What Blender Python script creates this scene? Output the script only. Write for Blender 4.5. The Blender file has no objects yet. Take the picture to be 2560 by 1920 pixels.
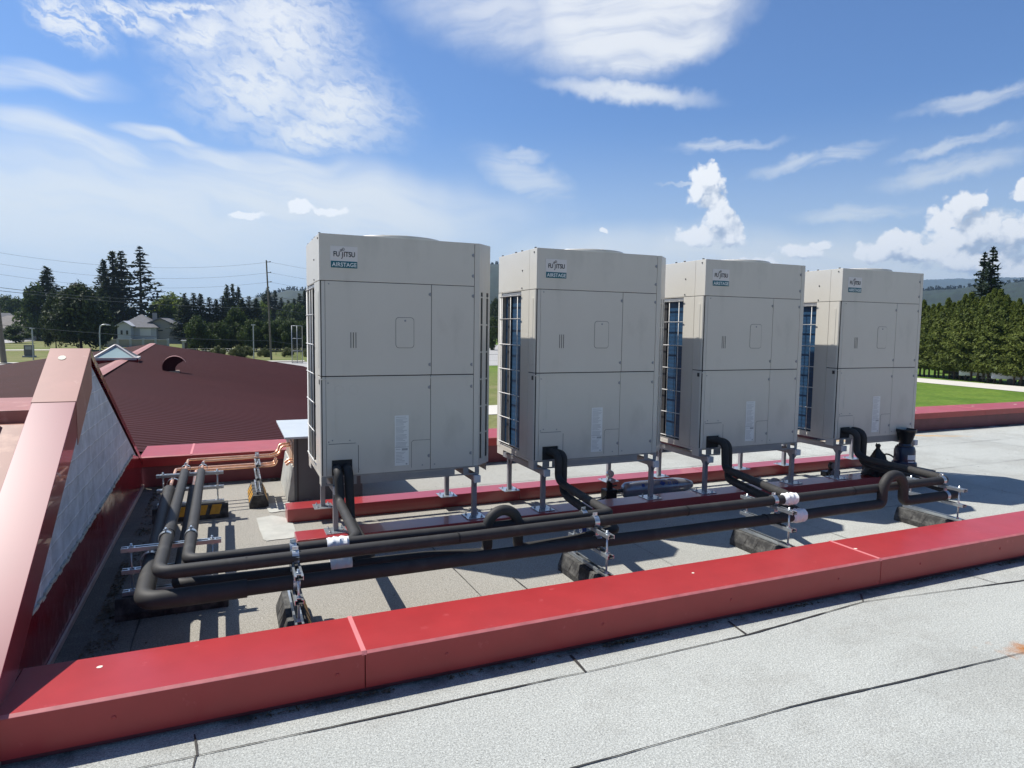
import bpy, bmesh, math, random
import numpy as np
from mathutils import Vector, Matrix
R = math.radians
random.seed(7); rng = np.random.default_rng(11)
scene = bpy.context.scene
COL = scene.collection

# ------------------------------------------------------------------ camera
CF = (1645.37, 0.0828, 0.4067, 0.013, -0.5556, -4.5167, 1.0749)
def cam_axes():
    f, pi, ya, ro = CF[:4]
    cy, sy, cp, sp, cr, sr = math.cos(ya), math.sin(ya), math.cos(pi), math.sin(pi), math.cos(ro), math.sin(ro)
    fw = Vector((sy*cp, cy*cp, -sp)); rt = Vector((cy, -sy, 0)); up = rt.cross(fw)
    return fw, rt*cr + up*sr, -rt*sr + up*cr
FW, RT, UP = cam_axes(); CP = Vector(CF[4:7])
def ray(px, py):
    return (FW*CF[0] + RT*(px-1280) - UP*(py-960)).normalized()
def at(px, py, y):
    d = ray(px, py); return CP + d*((y-CP.y)/d.y)
def atz(px, py, z):
    d = ray(px, py); return CP + d*((z-CP.z)/d.z)
GZ = -4.2      # field level
RZ = -.43      # roof membrane level

# ------------------------------------------------------------------ mesh builder
class MB:
    def __init__(s): s.v=[]; s.f=[]; s.m=[]; s.sm=[]
    def add(s, vs, fs, mi=0, sm=False):
        n=len(s.v); s.v += [tuple(v) for v in vs]
        for f in fs: s.f.append(tuple(n+i for i in f)); s.m.append(mi); s.sm.append(sm)
        return s
    def box(s, x0,x1,y0,y1,z0,z1, mi=0):
        v=[(x0,y0,z0),(x1,y0,z0),(x1,y1,z0),(x0,y1,z0),(x0,y0,z1),(x1,y0,z1),(x1,y1,z1),(x0,y1,z1)]
        return s.add(v,[(0,3,2,1),(4,5,6,7),(0,1,5,4),(1,2,6,5),(2,3,7,6),(3,0,4,7)],mi)
    def prism(s, pts, ax, a, b, mi=0):
        def P(p,t): return {'x':(t,p[0],p[1]),'y':(p[0],t,p[1]),'z':(p[0],p[1],t)}[ax]
        n=len(pts); v=[P(p,a) for p in pts]+[P(p,b) for p in pts]
        f=[tuple(range(n))[::-1], tuple(range(n,2*n))]+[(i,(i+1)%n,n+(i+1)%n,n+i) for i in range(n)]
        return s.add(v,f,mi)
    def wall(s, p0, p1, z0, z1, th, mi=0):
        # plate along the line p0-p1 (xy), thickness th towards its left-hand normal
        d=(Vector(p1)-Vector(p0)).normalized(); n=Vector((-d.y,d.x))*th
        q=[p0,p1,(p1[0]+n.x,p1[1]+n.y),(p0[0]+n.x,p0[1]+n.y)]
        return s.prism(q,'z',z0,z1,mi)
    def bar(s, a, b, w, h, mi=0, up=(0,0,1)):
        a=Vector(a);b=Vector(b);d=(b-a).normalized();u=Vector(up)
        if abs(d.dot(u))>.95:u=Vector((1,0,0))
        sd=d.cross(u).normalized()*w/2; u2=sd.cross(d).normalized()*h/2
        v=[a-sd-u2,a+sd-u2,a+sd+u2,a-sd+u2,b-sd-u2,b+sd-u2,b+sd+u2,b-sd+u2]
        return s.add(v,[(0,1,2,3),(7,6,5,4),(0,4,5,1),(1,5,6,2),(2,6,7,3),(3,7,4,0)],mi)
    def tube(s, pts, r, seg=14, bend=0., mi=0, nb=7, cap=True, r1=None):
        P=[Vector(p) for p in pts]
        if bend>0 and len(P)>2:
            Q=[P[0]]
            for i in range(1,len(P)-1):
                a,b,c=P[i-1],P[i],P[i+1]
                l=min(bend,(a-b).length*.48,(c-b).length*.48)
                p=b+(a-b).normalized()*l;q=b+(c-b).normalized()*l
                for k in range(nb+1):
                    t=k/nb;Q.append(p*(1-t)**2+b*2*t*(1-t)+q*t*t)
            Q.append(P[-1]);P=Q
        T=[]
        for i in range(len(P)):
            if i==0:t=P[1]-P[0]
            elif i==len(P)-1:t=P[-1]-P[-2]
            else:t=(P[i+1]-P[i]).normalized()+(P[i]-P[i-1]).normalized()
            T.append(t.normalized())
        u=T[0].orthogonal().normalized(); V=[];F=[]
        for i,(p,t) in enumerate(zip(P,T)):
            u=(u-t*u.dot(t)).normalized();w=t.cross(u)
            rr=r if r1 is None else r+(r1-r)*i/(len(P)-1)
            for k in range(seg):
                a=2*math.pi*k/seg;V.append(p+(u*math.cos(a)+w*math.sin(a))*rr)
        for i in range(len(P)-1):
            for k in range(seg):
                k2=(k+1)%seg;F.append((i*seg+k,i*seg+k2,(i+1)*seg+k2,(i+1)*seg+k))
        s.add(V,F,mi,True)
        if cap:
            s.add(V[:seg],[tuple(range(seg))[::-1]],mi); s.add(V[-seg:],[tuple(range(seg))],mi)
        return s
    def lathe(s, prof, c=(0,0,0), seg=32, mi=0, axis='z', sm=True):
        V=[];F=[]
        for r,z in prof:
            for k in range(seg):
                a=2*math.pi*k/seg;x,y=r*math.cos(a),r*math.sin(a)
                p={'z':(x,y,z),'x':(z,x,y),'y':(x,z,y)}[axis]
                V.append((p[0]+c[0],p[1]+c[1],p[2]+c[2]))
        for i in range(len(prof)-1):
            for k in range(seg):
                k2=(k+1)%seg;F.append((i*seg+k,i*seg+k2,(i+1)*seg+k2,(i+1)*seg+k))
        return s.add(V,F,mi,sm)
    def build(s, name, mats, parent=None, bevel=0, loc=None, rot=None, sharp=40):
        me=bpy.data.meshes.new(name); me.from_pydata(s.v,[],s.f)
        if not isinstance(mats,(list,tuple)): mats=[mats]
        for m in mats: me.materials.append(m)
        me.polygons.foreach_set('material_index',s.m); me.polygons.foreach_set('use_smooth',s.sm)
        bm=bmesh.new(); bm.from_mesh(me); bmesh.ops.recalc_face_normals(bm,faces=bm.faces[:])
        if any(s.sm):
            bmesh.ops.remove_doubles(bm,verts=bm.verts[:],dist=1e-5)
            for e in bm.edges:
                if len(e.link_faces)==2 and e.calc_face_angle(0)>R(sharp): e.smooth=False
        bm.to_mesh(me); bm.free()
        o=bpy.data.objects.new(name,me); COL.objects.link(o)
        if parent: o.parent=parent
        if loc: o.location=loc
        if rot: o.rotation_euler=rot
        if bevel:
            b=o.modifiers.new('bevel','BEVEL'); b.width=bevel; b.segments=2; b.limit_method='ANGLE'; b.angle_limit=R(40)
        return o
def np_mesh(name, V, F, mat, parent=None, loc=None, smooth=False, matidx=None):
    # V (n,3), F (m,3 or 4) arrays
    me=bpy.data.meshes.new(name); k=F.shape[1]
    me.vertices.add(len(V)); me.vertices.foreach_set('co',V.astype(np.float32).ravel())
    me.loops.add(F.size); me.loops.foreach_set('vertex_index',F.astype(np.int32).ravel())
    me.polygons.add(len(F)); me.polygons.foreach_set('loop_start',np.arange(0,F.size,k,dtype=np.int32))
    if smooth: me.polygons.foreach_set('use_smooth',np.ones(len(F),dtype=bool))
    for m in (mat if isinstance(mat,list) else [mat]): me.materials.append(m)
    if matidx is not None: me.polygons.foreach_set('material_index',matidx.astype(np.int32))
    me.update(calc_edges=True); me.validate()
    o=bpy.data.objects.new(name,me); COL.objects.link(o)
    if parent: o.parent=parent
    if loc is not None: o.location=loc
    return o
def tag(o,label=None,cat=None,group=None,kind=None):
    if label:o['label']=label
    if cat:o['category']=cat
    if group:o['group']=group
    if kind:o['kind']=kind
    return o
def thing(name,label,cat,loc=(0,0,0),rz=0,group=None):
    o=bpy.data.objects.new(name,None); COL.objects.link(o); o.location=loc; o.rotation_euler=(0,0,rz); o.empty_display_size=.1
    return tag(o,label,cat,group)
def copy_tree(o,parent=None):
    c=o.copy(); COL.objects.link(c); c.parent=parent
    for ch in list(o.children): copy_tree(ch,c)
    return c

# ------------------------------------------------------------------ materials
def nt(name):
    m=bpy.data.materials.new(name); m.use_nodes=True
    return m,m.node_tree,m.node_tree.nodes['Principled BSDF']
def mat(name,col,rough=.6,metal=0,var=.0,vscale=3.,bump=0,bscale=40.,bdist=.002,col2=None,c2scale=2.,c2lo=.5,c2hi=.65,spec=.5,detail=4,coat=0,rvar=0,stretch=(1,1,1),c2stretch=None):
    m,t,b=nt(name); N=t.nodes; L=t.links
    b.inputs['Roughness'].default_value=rough; b.inputs['Metallic'].default_value=metal
    b.inputs['Specular IOR Level'].default_value=spec; b.inputs['Coat Weight'].default_value=coat
    tc=N.new('ShaderNodeTexCoord')
    def noise(sc,st=(1,1,1),det=detail):
        mp=N.new('ShaderNodeMapping'); mp.inputs['Scale'].default_value=st; L.new(tc.outputs['Object'],mp.inputs[0])
        n=N.new('ShaderNodeTexNoise'); n.inputs['Scale'].default_value=sc; n.inputs['Detail'].default_value=det; n.inputs['Roughness'].default_value=.6
        L.new(mp.outputs[0],n.inputs['Vector']); return n
    rgb=N.new('ShaderNodeRGB'); rgb.outputs[0].default_value=(*col,1); out=rgb.outputs[0]
    if col2:
        n=noise(c2scale,c2stretch or stretch); r=N.new('ShaderNodeMapRange'); r.inputs[1].default_value=c2lo; r.inputs[2].default_value=c2hi
        L.new(n.outputs[0],r.inputs[0]); mx=N.new('ShaderNodeMix'); mx.data_type='RGBA'
        L.new(r.outputs[0],mx.inputs[0]); L.new(out,mx.inputs[6]); mx.inputs[7].default_value=(*col2,1); out=mx.outputs[2]
    if var:
        n=noise(vscale,stretch); r=N.new('ShaderNodeMapRange'); r.inputs[1].default_value=.25; r.inputs[2].default_value=.75
        r.inputs[3].default_value=1-var; r.inputs[4].default_value=1+var; L.new(n.outputs[0],r.inputs[0])
        mx=N.new('ShaderNodeMix'); mx.data_type='RGBA'; mx.blend_type='MULTIPLY'; mx.inputs[0].default_value=1
        L.new(out,mx.inputs[6]); L.new(r.outputs[0],mx.inputs[7]); out=mx.outputs[2]
    L.new(out,b.inputs['Base Color'])
    if rvar:
        n=noise(6); r=N.new('ShaderNodeMapRange'); r.inputs[3].default_value=rough-rvar; r.inputs[4].default_value=rough+rvar
        L.new(n.outputs[0],r.inputs[0]); L.new(r.outputs[0],b.inputs['Roughness'])
    if bump:
        n=noise(bscale,stretch); bp=N.new('ShaderNodeBump'); bp.inputs['Strength'].default_value=bump; bp.inputs['Distance'].default_value=bdist
        L.new(n.outputs[0],bp.inputs['Height']); L.new(bp.outputs[0],b.inputs['Normal'])
    return m
M={}
M['cab']=mat('cabinet_paint',(.63,.605,.54),.36,var=.04,vscale=1.6,spec=.5,bump=.3,bscale=2.2,bdist=.010,rvar=.1,col2=(.56,.54,.48),c2scale=3.5,c2lo=.56,c2hi=.72,c2stretch=(1,1,.45))
M['cab_dark']=mat('cabinet_inner',(.03,.03,.032),.7)
M['seam']=mat('seam_dark',(.06,.06,.06),.8)
M['galv']=mat('galvanised',(.58,.62,.64),.30,metal=.8,var=.12,vscale=30,rvar=.1)
M['steel_grey']=mat('stand_grey',(.30,.31,.33),.45,metal=.3,var=.08,vscale=12)
M['white_pl']=mat('white_plastic',(.72,.72,.72),.4)
M['guard']=mat('guard_wire',(.72,.71,.68),.35)
M['rubber']=mat('rubber_black',(.028,.028,.028),.8,bump=.8,bscale=70,bdist=.004,var=.3,vscale=60,col2=(.11,.108,.10),c2scale=16,c2lo=.42,c2hi=.7)
M['yellow']=mat('reflector_yellow',(.58,.29,.02),.5,var=.25,vscale=30)
M['foam']=mat('foam_insulation',(.038,.037,.036),.62,var=.16,vscale=9,bump=.2,bscale=40,bdist=.0015,spec=.32,col2=(.062,.060,.056),c2scale=7,c2lo=.55,c2hi=.78)
M['foam_n']=mat('foam_insulation_new',(.015,.015,.016),.6,var=.15,vscale=14,bump=.12,bscale=60,bdist=.001,spec=.3)
M['tape']=mat('white_tape',(.90,.90,.88),.4,bump=.25,bscale=22,bdist=.006)
M['copper']=mat('copper',(.90,.52,.34),.36,metal=.85,var=.2,vscale=20)
M['copper_d']=mat('copper_dull',(.42,.20,.12),.45,metal=.8,var=.3,vscale=25)
M['red']=mat('red_coping',(.37,.032,.034),.33,var=.10,vscale=5,col2=(.55,.11,.115),c2scale=11,c2lo=.64,c2hi=.80,spec=.5,rvar=.05,detail=8)
M['red_face']=mat('red_coping_sleeper',(.34,.026,.028),.36,var=.12,vscale=6,spec=.8,coat=.35)
M['maroon']=mat('maroon_flashing',(.19,.006,.014),.17,var=.2,vscale=3,col2=(.22,.018,.02),c2scale=1.6,c2lo=.55,c2hi=.72,spec=.7,bump=.5,bscale=2.2,bdist=.03)
M['cap_old']=mat('faded_coping',(.36,.15,.12),.5,var=.10,vscale=6,col2=(.5,.28,.23),c2scale=7,c2lo=.58,c2hi=.72,detail=9)
M['cap_new']=mat('glossy_coping',(.25,.022,.032),.36,coat=.5,var=.06,vscale=4,spec=.8)
M['panel_old']=mat('faded_roof_panel',(.26,.10,.07),.5,var=.15,vscale=4,col2=(.45,.24,.17),c2scale=5)
M['rail']=mat('base_rail',(.30,.30,.295),.45,var=.1,vscale=9)
M['trim']=mat('base_trim',(.42,.33,.30),.5,var=.15,vscale=8)
M['lid']=mat('lid_galvanised',(.50,.54,.56),.5,metal=.25,var=.06,vscale=6,spec=.6)
M['box_side']=mat('housing_side',(.42,.32,.24),.6,var=.08)
M['box_front']=mat('housing_front',(.13,.14,.14),.6,var=.08,vscale=8)
M['ply']=mat('plywood_edge',(.62,.42,.27),.6,var=.1)
M['membrane_new']=mat('membrane_patch',(.42,.42,.38),.8,var=.18,vscale=7,bump=.4,bscale=150,bdist=.002,detail=8)
def block_mat():
    m,t,b=nt('painted_block'); N=t.nodes;L=t.links
    tc=N.new('ShaderNodeTexCoord'); mp=N.new('ShaderNodeMapping'); mp.inputs['Rotation'].default_value=(0,R(90),0); L.new(tc.outputs['Object'],mp.inputs[0])
    sp=N.new('ShaderNodeSeparateXYZ'); L.new(tc.outputs['Object'],sp.inputs[0]); cb=N.new('ShaderNodeCombineXYZ'); L.new(sp.outputs[1],cb.inputs[0]); L.new(sp.outputs[2],cb.inputs[1])
    n=N.new('ShaderNodeTexNoise'); n.inputs['Scale'].default_value=9; n.inputs['Detail'].default_value=6; n.inputs['Roughness'].default_value=.65; L.new(tc.outputs['Object'],n.inputs['Vector'])
    ms=N.new('ShaderNodeVectorMath'); ms.operation='MULTIPLY_ADD'; L.new(n.outputs['Color'],ms.inputs[0]); ms.inputs[1].default_value=(.03,.02,0); L.new(cb.outputs[0],ms.inputs[2])
    br=N.new('ShaderNodeTexBrick'); br.inputs['Scale'].default_value=1; br.inputs['Brick Width'].default_value=.40; br.inputs['Row Height'].default_value=.10; br.inputs['Mortar Size'].default_value=.007; br.inputs['Mortar Smooth'].default_value=.6
    br.inputs['Color1'].default_value=(.50,.53,.60,1); br.inputs['Color2'].default_value=(.55,.58,.64,1); br.inputs['Mortar'].default_value=(.70,.72,.76,1); L.new(ms.outputs[0],br.inputs['Vector'])
    r=N.new('ShaderNodeMapRange'); r.inputs[1].default_value=.3; r.inputs[2].default_value=.7; r.inputs[3].default_value=.72; r.inputs[4].default_value=1.2; L.new(n.outputs[0],r.inputs[0])
    mx=N.new('ShaderNodeMix'); mx.data_type='RGBA'; mx.blend_type='MULTIPLY'; mx.inputs[0].default_value=1; L.new(br.outputs['Color'],mx.inputs[6]); L.new(r.outputs[0],mx.inputs[7]); L.new(mx.outputs[2],b.inputs['Base Color']); b.inputs['Roughness'].default_value=.6
    ad=N.new('ShaderNodeMath'); ad.operation='MULTIPLY_ADD'; L.new(br.outputs['Fac'],ad.inputs[0]); ad.inputs[1].default_value=.5; L.new(n.outputs[0],ad.inputs[2])
    bp=N.new('ShaderNodeBump'); bp.inputs['Strength'].default_value=.7; bp.inputs['Distance'].default_value=.012; L.new(ad.outputs[0],bp.inputs['Height']); L.new(bp.outputs[0],b.inputs['Normal'])
    return m
M['stucco']=block_mat()
M['teal']=mat('teal_badge',(.012,.13,.17),.4)
M['badge']=mat('badge_grey',(.72,.70,.68),.4)
M['ink']=mat('badge_ink',(.03,.03,.035),.5)
M['whiteink']=mat('badge_white',(.75,.8,.8),.5)
M['label']=mat('rating_label',(.80,.81,.79),.4)
M['label_grey']=mat('label_print',(.42,.43,.43),.5)
M['coil']=None
M['asphalt']=mat('asphalt',(.16,.16,.155),.85,var=.12,vscale=.2)
M['road_light']=mat('road_light',(.36,.35,.33),.85,var=.1,vscale=.15)
M['gravel']=mat('gravel_path',(.56,.53,.47),.9,var=.08,vscale=.4)
M['wood_pole']=mat('pole_wood',(.16,.14,.11),.8,var=.2,vscale=2,stretch=(4,4,.4))
M['wire']=mat('cable',(.12,.13,.13),.5)
M['lampgrey']=mat('lamp_metal',(.42,.44,.45),.4,metal=.4)
M['dark_metal']=mat('dark_metal',(.05,.05,.05),.5)
M['bark']=mat('bark',(.07,.05,.035),.9,var=.25,vscale=5)
M['wall_w']=mat('siding_white',(.44,.46,.50),.7,var=.05,vscale=.4)
M['wall_b']=mat('siding_beige',(.36,.34,.31),.7,var=.05,vscale=.4)
M['shingle']=mat('shingle_grey',(.13,.13,.14),.85,var=.18,vscale=1.2)
M['shingle2']=mat('shingle_brown',(.20,.18,.165),.85,var=.18,vscale=1.2)
M['glass_d']=mat('window_dark',(.02,.025,.035),.1)
M['navy']=mat('pump_blue',(.012,.02,.05),.3,coat=.3)
M['blackpl']=mat('black_plastic',(.012,.012,.013),.4)
M['bag']=mat('black_bag',(.006,.006,.007),.38,bump=.8,bscale=14,bdist=.02)
M['tank']=mat('cylinder_grey',(.36,.38,.43),.25,metal=.5,var=.15,vscale=9)
M['blueink']=mat('blue_print',(.02,.06,.28),.4)
M['rag']=mat('rag_grey',(.33,.32,.31),.8,var=.2,vscale=20)
M['board']=mat('board_dark',(.10,.09,.085),.7)
M['debris']=mat('leaf_litter',(.11,.085,.05),.9,var=.5,vscale=30)
M['dropping']=mat('white_spot',(.80,.76,.62),.7)
M['skyglass']=mat('skylight_glass',(.34,.44,.43),.15,spec=.8,var=.1,vscale=2)
M['skyframe']=mat('skylight_frame',(.55,.50,.47),.45)
M['trailer_w']=mat('trailer_white',(.70,.70,.70),.5)
def foliage(name,c,c2,tr=.25):
    m,t,b=nt(name); N=t.nodes;L=t.links
    g=N.new('ShaderNodeObjectInfo'); tc=N.new('ShaderNodeTexCoord')
    n=N.new('ShaderNodeTexNoise'); n.inputs['Scale'].default_value=.9; n.inputs['Detail'].default_value=5; L.new(tc.outputs['Object'],n.inputs['Vector'])
    gi=N.new('ShaderNodeNewGeometry'); ad=N.new('ShaderNodeMath'); ad.operation='MULTIPLY_ADD'; ad.inputs[1].default_value=.5
    L.new(gi.outputs['Random Per Island'],ad.inputs[0]); L.new(n.outputs[0],ad.inputs[2])
    r=N.new('ShaderNodeMapRange'); r.inputs[1].default_value=.4; r.inputs[2].default_value=1.1; L.new(ad.outputs[0],r.inputs[0])
    mx=N.new('ShaderNodeMix'); mx.data_type='RGBA'; mx.inputs[6].default_value=(*c,1); mx.inputs[7].default_value=(*c2,1)
    L.new(r.outputs[0],mx.inputs[0]); L.new(mx.outputs[2],b.inputs['Base Color'])
    b.inputs['Roughness'].default_value=.65; b.inputs['Specular IOR Level'].default_value=.25
    tl=N.new('ShaderNodeBsdfTranslucent'); L.new(mx.outputs[2],tl.inputs[0]); ms=N.new('ShaderNodeMixShader'); ms.inputs[0].default_value=tr
    L.new(b.outputs[0],ms.inputs[1]); L.new(tl.outputs[0],ms.inputs[2]); L.new(ms.outputs[0],N['Material Output'].inputs[0])
    return m
M['fol_dark']=foliage('foliage_dark',(.010,.020,.009),(.075,.100,.034))
M['fol_fir']=foliage('foliage_fir',(.010,.020,.013),(.030,.050,.026),.15)
M['fol_cedar']=foliage('foliage_cedar',(.036,.058,.012),(.19,.225,.045),.38)
M['fol_mid']=foliage('foliage_mid',(.018,.038,.010),(.10,.14,.03),.35)
M['fol_light']=foliage('foliage_light',(.08,.12,.018),(.20,.25,.04),.45)
M['fol_bush']=foliage('foliage_bush',(.07,.09,.035),(.17,.18,.06),.3)
M['hill_near']=mat('forest_hill',(.012,.024,.014),.9,var=.6,vscale=.03,detail=8)
M['hill_far']=mat('forest_mountain',(.02,.035,.03),.9,var=.3,vscale=.004,detail=6)

def coil_mat():
    m,t,b=nt('coil_fins'); N=t.nodes;L=t.links
    tc=N.new('ShaderNodeTexCoord'); sp=N.new('ShaderNodeSeparateXYZ'); L.new(tc.outputs['Object'],sp.inputs[0])
    w=N.new('ShaderNodeTexWave'); w.bands_direction='Z'; w.inputs['Scale'].default_value=8; L.new(tc.outputs['Object'],w.inputs['Vector'])
    n=N.new('ShaderNodeTexNoise'); n.inputs['Scale'].default_value=5; L.new(tc.outputs['Object'],n.inputs['Vector'])
    mx=N.new('ShaderNodeMix'); mx.data_type='RGBA'; mx.inputs[6].default_value=(.008,.042,.10,1); mx.inputs[7].default_value=(.014,.075,.17,1)
    L.new(n.outputs[0],mx.inputs[0]); m2=N.new('ShaderNodeMix'); m2.data_type='RGBA'; m2.blend_type='MULTIPLY'; m2.inputs[0].default_value=.25
    L.new(mx.outputs[2],m2.inputs[6]); L.new(w.outputs[0],m2.inputs[7]); L.new(m2.outputs[2],b.inputs['Base Color']); b.inputs['Roughness'].default_value=.5
    return m
M['coil']=coil_mat()

def deck_mat():
    m,t,b=nt('roof_membrane'); N=t.nodes;L=t.links
    tc=N.new('ShaderNodeTexCoord')
    def noise(sc,det=6,ro=.6,st=(1,1,1)):
        mp=N.new('ShaderNodeMapping'); mp.inputs['Scale'].default_value=st; L.new(tc.outputs['Object'],mp.inputs[0])
        n=N.new('ShaderNodeTexNoise'); n.inputs['Scale'].default_value=sc; n.inputs['Detail'].default_value=det; n.inputs['Roughness'].default_value=ro
        L.new(mp.outputs[0],n.inputs['Vector']); return n.outputs[0]
    def mr(v,a,b_,c,d):
        r=N.new('ShaderNodeMapRange'); r.inputs[1].default_value=a;r.inputs[2].default_value=b_;r.inputs[3].default_value=c;r.inputs[4].default_value=d
        L.new(v,r.inputs[0]); return r.outputs[0]
    def mix(f,a,b_,bt='MIX'):
        mx=N.new('ShaderNodeMix'); mx.data_type='RGBA'; mx.blend_type=bt
        for i,x in ((0,f),(6,a),(7,b_)):
            if isinstance(x,(tuple,float,int)): mx.inputs[i].default_value=x
            else: L.new(x,mx.inputs[i])
        return mx.outputs[2]
    sp=N.new('ShaderNodeSeparateXYZ'); L.new(tc.outputs['Object'],sp.inputs[0])
    # dirt gathers on the enclosed strip between the parapets, towards the gable wall
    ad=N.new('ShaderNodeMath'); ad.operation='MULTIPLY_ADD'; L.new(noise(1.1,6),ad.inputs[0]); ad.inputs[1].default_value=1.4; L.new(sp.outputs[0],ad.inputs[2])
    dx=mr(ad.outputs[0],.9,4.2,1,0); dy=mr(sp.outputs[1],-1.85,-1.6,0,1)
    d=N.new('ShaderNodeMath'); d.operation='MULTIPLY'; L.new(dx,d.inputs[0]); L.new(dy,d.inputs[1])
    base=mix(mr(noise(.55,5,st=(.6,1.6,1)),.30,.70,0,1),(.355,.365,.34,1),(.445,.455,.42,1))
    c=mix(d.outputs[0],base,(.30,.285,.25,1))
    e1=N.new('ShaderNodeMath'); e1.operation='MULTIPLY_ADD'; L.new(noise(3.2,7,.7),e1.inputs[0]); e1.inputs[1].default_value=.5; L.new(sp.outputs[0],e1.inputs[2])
    e2=N.new('ShaderNodeMath'); e2.operation='MULTIPLY'; L.new(mr(e1.outputs[0],-.95,-.55,.85,0),e2.inputs[0]); L.new(dy,e2.inputs[1]); c=mix(e2.outputs[0],c,(.095,.088,.075,1))  # darker band by the gable: its shadow deepened in the deck colour
    c=mix(mr(noise(14,5,.75),.5,.72,0,.35),c,(.20,.185,.15,1)) if False else c
    c=mix(mr(noise(1.8,7,.7,st=(.5,1.4,1)),.56,.76,0,.45),c,(.31,.295,.26,1))
    c=mix(mr(noise(.9,8,.72),.52,.60,0,.28),c,(.24,.235,.21,1))
    g=mr(noise(130,3,.75),.32,.68,.62,1.36); c=mix(1.0,c,g,'MULTIPLY')
    g2=mr(noise(260,2,.8),.38,.62,.86,1.14); c=mix(1.0,c,g2,'MULTIPLY')
    # rust streak on the near roof
    def spot(x,y,rx,ry,lo,hi):
        mp=N.new('ShaderNodeMapping'); mp.vector_type='TEXTURE'; mp.inputs['Location'].default_value=(x,y,RZ); mp.inputs['Scale'].default_value=(rx,ry,1); mp.inputs['Rotation'].default_value=(0,0,R(-24))
        L.new(tc.outputs['Object'],mp.inputs[0]); ln=N.new('ShaderNodeVectorMath'); ln.operation='LENGTH'; L.new(mp.outputs[0],ln.inputs[0])
        a=N.new('ShaderNodeMath'); a.operation='ADD'; L.new(ln.outputs['Value'],a.inputs[0]); L.new(mr(noise(9,5),.3,.7,-.5,.5),a.inputs[1])
        return mr(a.outputs[0],lo,hi,1,0)
    c=mix(spot(3.04,-2.75,.30,.08,.2,1.1),c,(.38,.15,.035,1))
    c=mix(spot(7.3,2.1,.5,.09,0,1.2),c,(.50,.34,.17,1)); c=mix(spot(9.0,2.0,.7,.08,0,1.2),c,(.50,.33,.16,1))
    # grime under both parapets
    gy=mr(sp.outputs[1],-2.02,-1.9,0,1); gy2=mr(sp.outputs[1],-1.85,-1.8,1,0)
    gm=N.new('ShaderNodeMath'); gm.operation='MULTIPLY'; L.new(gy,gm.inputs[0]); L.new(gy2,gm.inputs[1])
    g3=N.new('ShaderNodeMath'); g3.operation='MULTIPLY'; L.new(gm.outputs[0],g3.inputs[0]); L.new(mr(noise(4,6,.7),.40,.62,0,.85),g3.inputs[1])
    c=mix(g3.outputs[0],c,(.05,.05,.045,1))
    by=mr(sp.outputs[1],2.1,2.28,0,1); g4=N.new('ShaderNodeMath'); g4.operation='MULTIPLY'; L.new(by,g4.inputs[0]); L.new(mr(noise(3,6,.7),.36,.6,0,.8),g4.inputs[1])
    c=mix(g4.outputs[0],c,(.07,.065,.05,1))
    L.new(c,b.inputs['Base Color']); b.inputs['Roughness'].default_value=.85; b.inputs['Specular IOR Level'].default_value=.3
    bp=N.new('ShaderNodeBump'); bp.inputs['Strength'].default_value=.7; bp.inputs['Distance'].default_value=.004; L.new(noise(110,3,.8),bp.inputs['Height'])
    bp2=N.new('ShaderNodeBump'); bp2.inputs['Strength'].default_value=.35; bp2.inputs['Distance'].default_value=.03; L.new(noise(2.2,4,.5),bp2.inputs['Height']); L.new(bp.outputs[0],bp2.inputs['Normal'])
    L.new(bp2.outputs[0],b.inputs['Normal'])
    return m
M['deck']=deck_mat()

def grass_mat():
    m,t,b=nt('grass'); N=t.nodes;L=t.links
    g=N.new('ShaderNodeNewGeometry'); sp=N.new('ShaderNodeSeparateXYZ'); L.new(g.outputs['Position'],sp.inputs[0])
    def noise(sc,det=6):
        n=N.new('ShaderNodeTexNoise'); n.inputs['Scale'].default_value=sc; n.inputs['Detail'].default_value=det; n.inputs['Roughness'].default_value=.65
        L.new(g.outputs['Position'],n.inputs['Vector']); return n.outputs[0]
    def mr(v,a,b_,c,d):
        r=N.new('ShaderNodeMapRange'); r.inputs[1].default_value=a;r.inputs[2].default_value=b_;r.inputs[3].default_value=c;r.inputs[4].default_value=d
        L.new(v,r.inputs[0]); return r.outputs[0]
    def mix(f,a,b_,bt='MIX'):
        mx=N.new('ShaderNodeMix'); mx.data_type='RGBA'; mx.blend_type=bt
        for i,x in ((0,f),(6,a),(7,b_)):
            if isinstance(x,(tuple,float,int)): mx.inputs[i].default_value=x
            else: L.new(x,mx.inputs[i])
        return mx.outputs[2]
    dry=mix(mr(noise(.12),.4,.6,0,1),(.13,.155,.045,1),(.19,.185,.08,1))
    lush=mix(mr(noise(.25),.4,.6,0,1),(.085,.15,.022,1),(.125,.19,.03,1))
    f=mr(sp.outputs[0],22,34,0,1); c=mix(f,dry,lush)
    c=mix(1.0,c,mr(noise(3,4),.3,.7,.75,1.25),'MULTIPLY')
    L.new(c,b.inputs['Base Color']); b.inputs['Roughness'].default_value=.9; b.inputs['Specular IOR Level'].default_value=.1
    return m
M['grass']=grass_mat()
def ribbed_mat():
    m,t,b=nt('maroon_metal_roof'); N=t.nodes;L=t.links
    tc=N.new('ShaderNodeTexCoord'); n=N.new('ShaderNodeTexNoise'); n.inputs['Scale'].default_value=.5; n.inputs['Detail'].default_value=6; L.new(tc.outputs['Object'],n.inputs['Vector'])
    mx=N.new('ShaderNodeMix'); mx.data_type='RGBA'; mx.inputs[6].default_value=(.040,.0095,.011,1); mx.inputs[7].default_value=(.068,.0175,.019,1); L.new(n.outputs[0],mx.inputs[0])
    L.new(mx.outputs[2],b.inputs['Base Color']); b.inputs['Roughness'].default_value=.7; b.inputs['Specular IOR Level'].default_value=.12
    return m
M['ribbed']=ribbed_mat()

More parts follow.
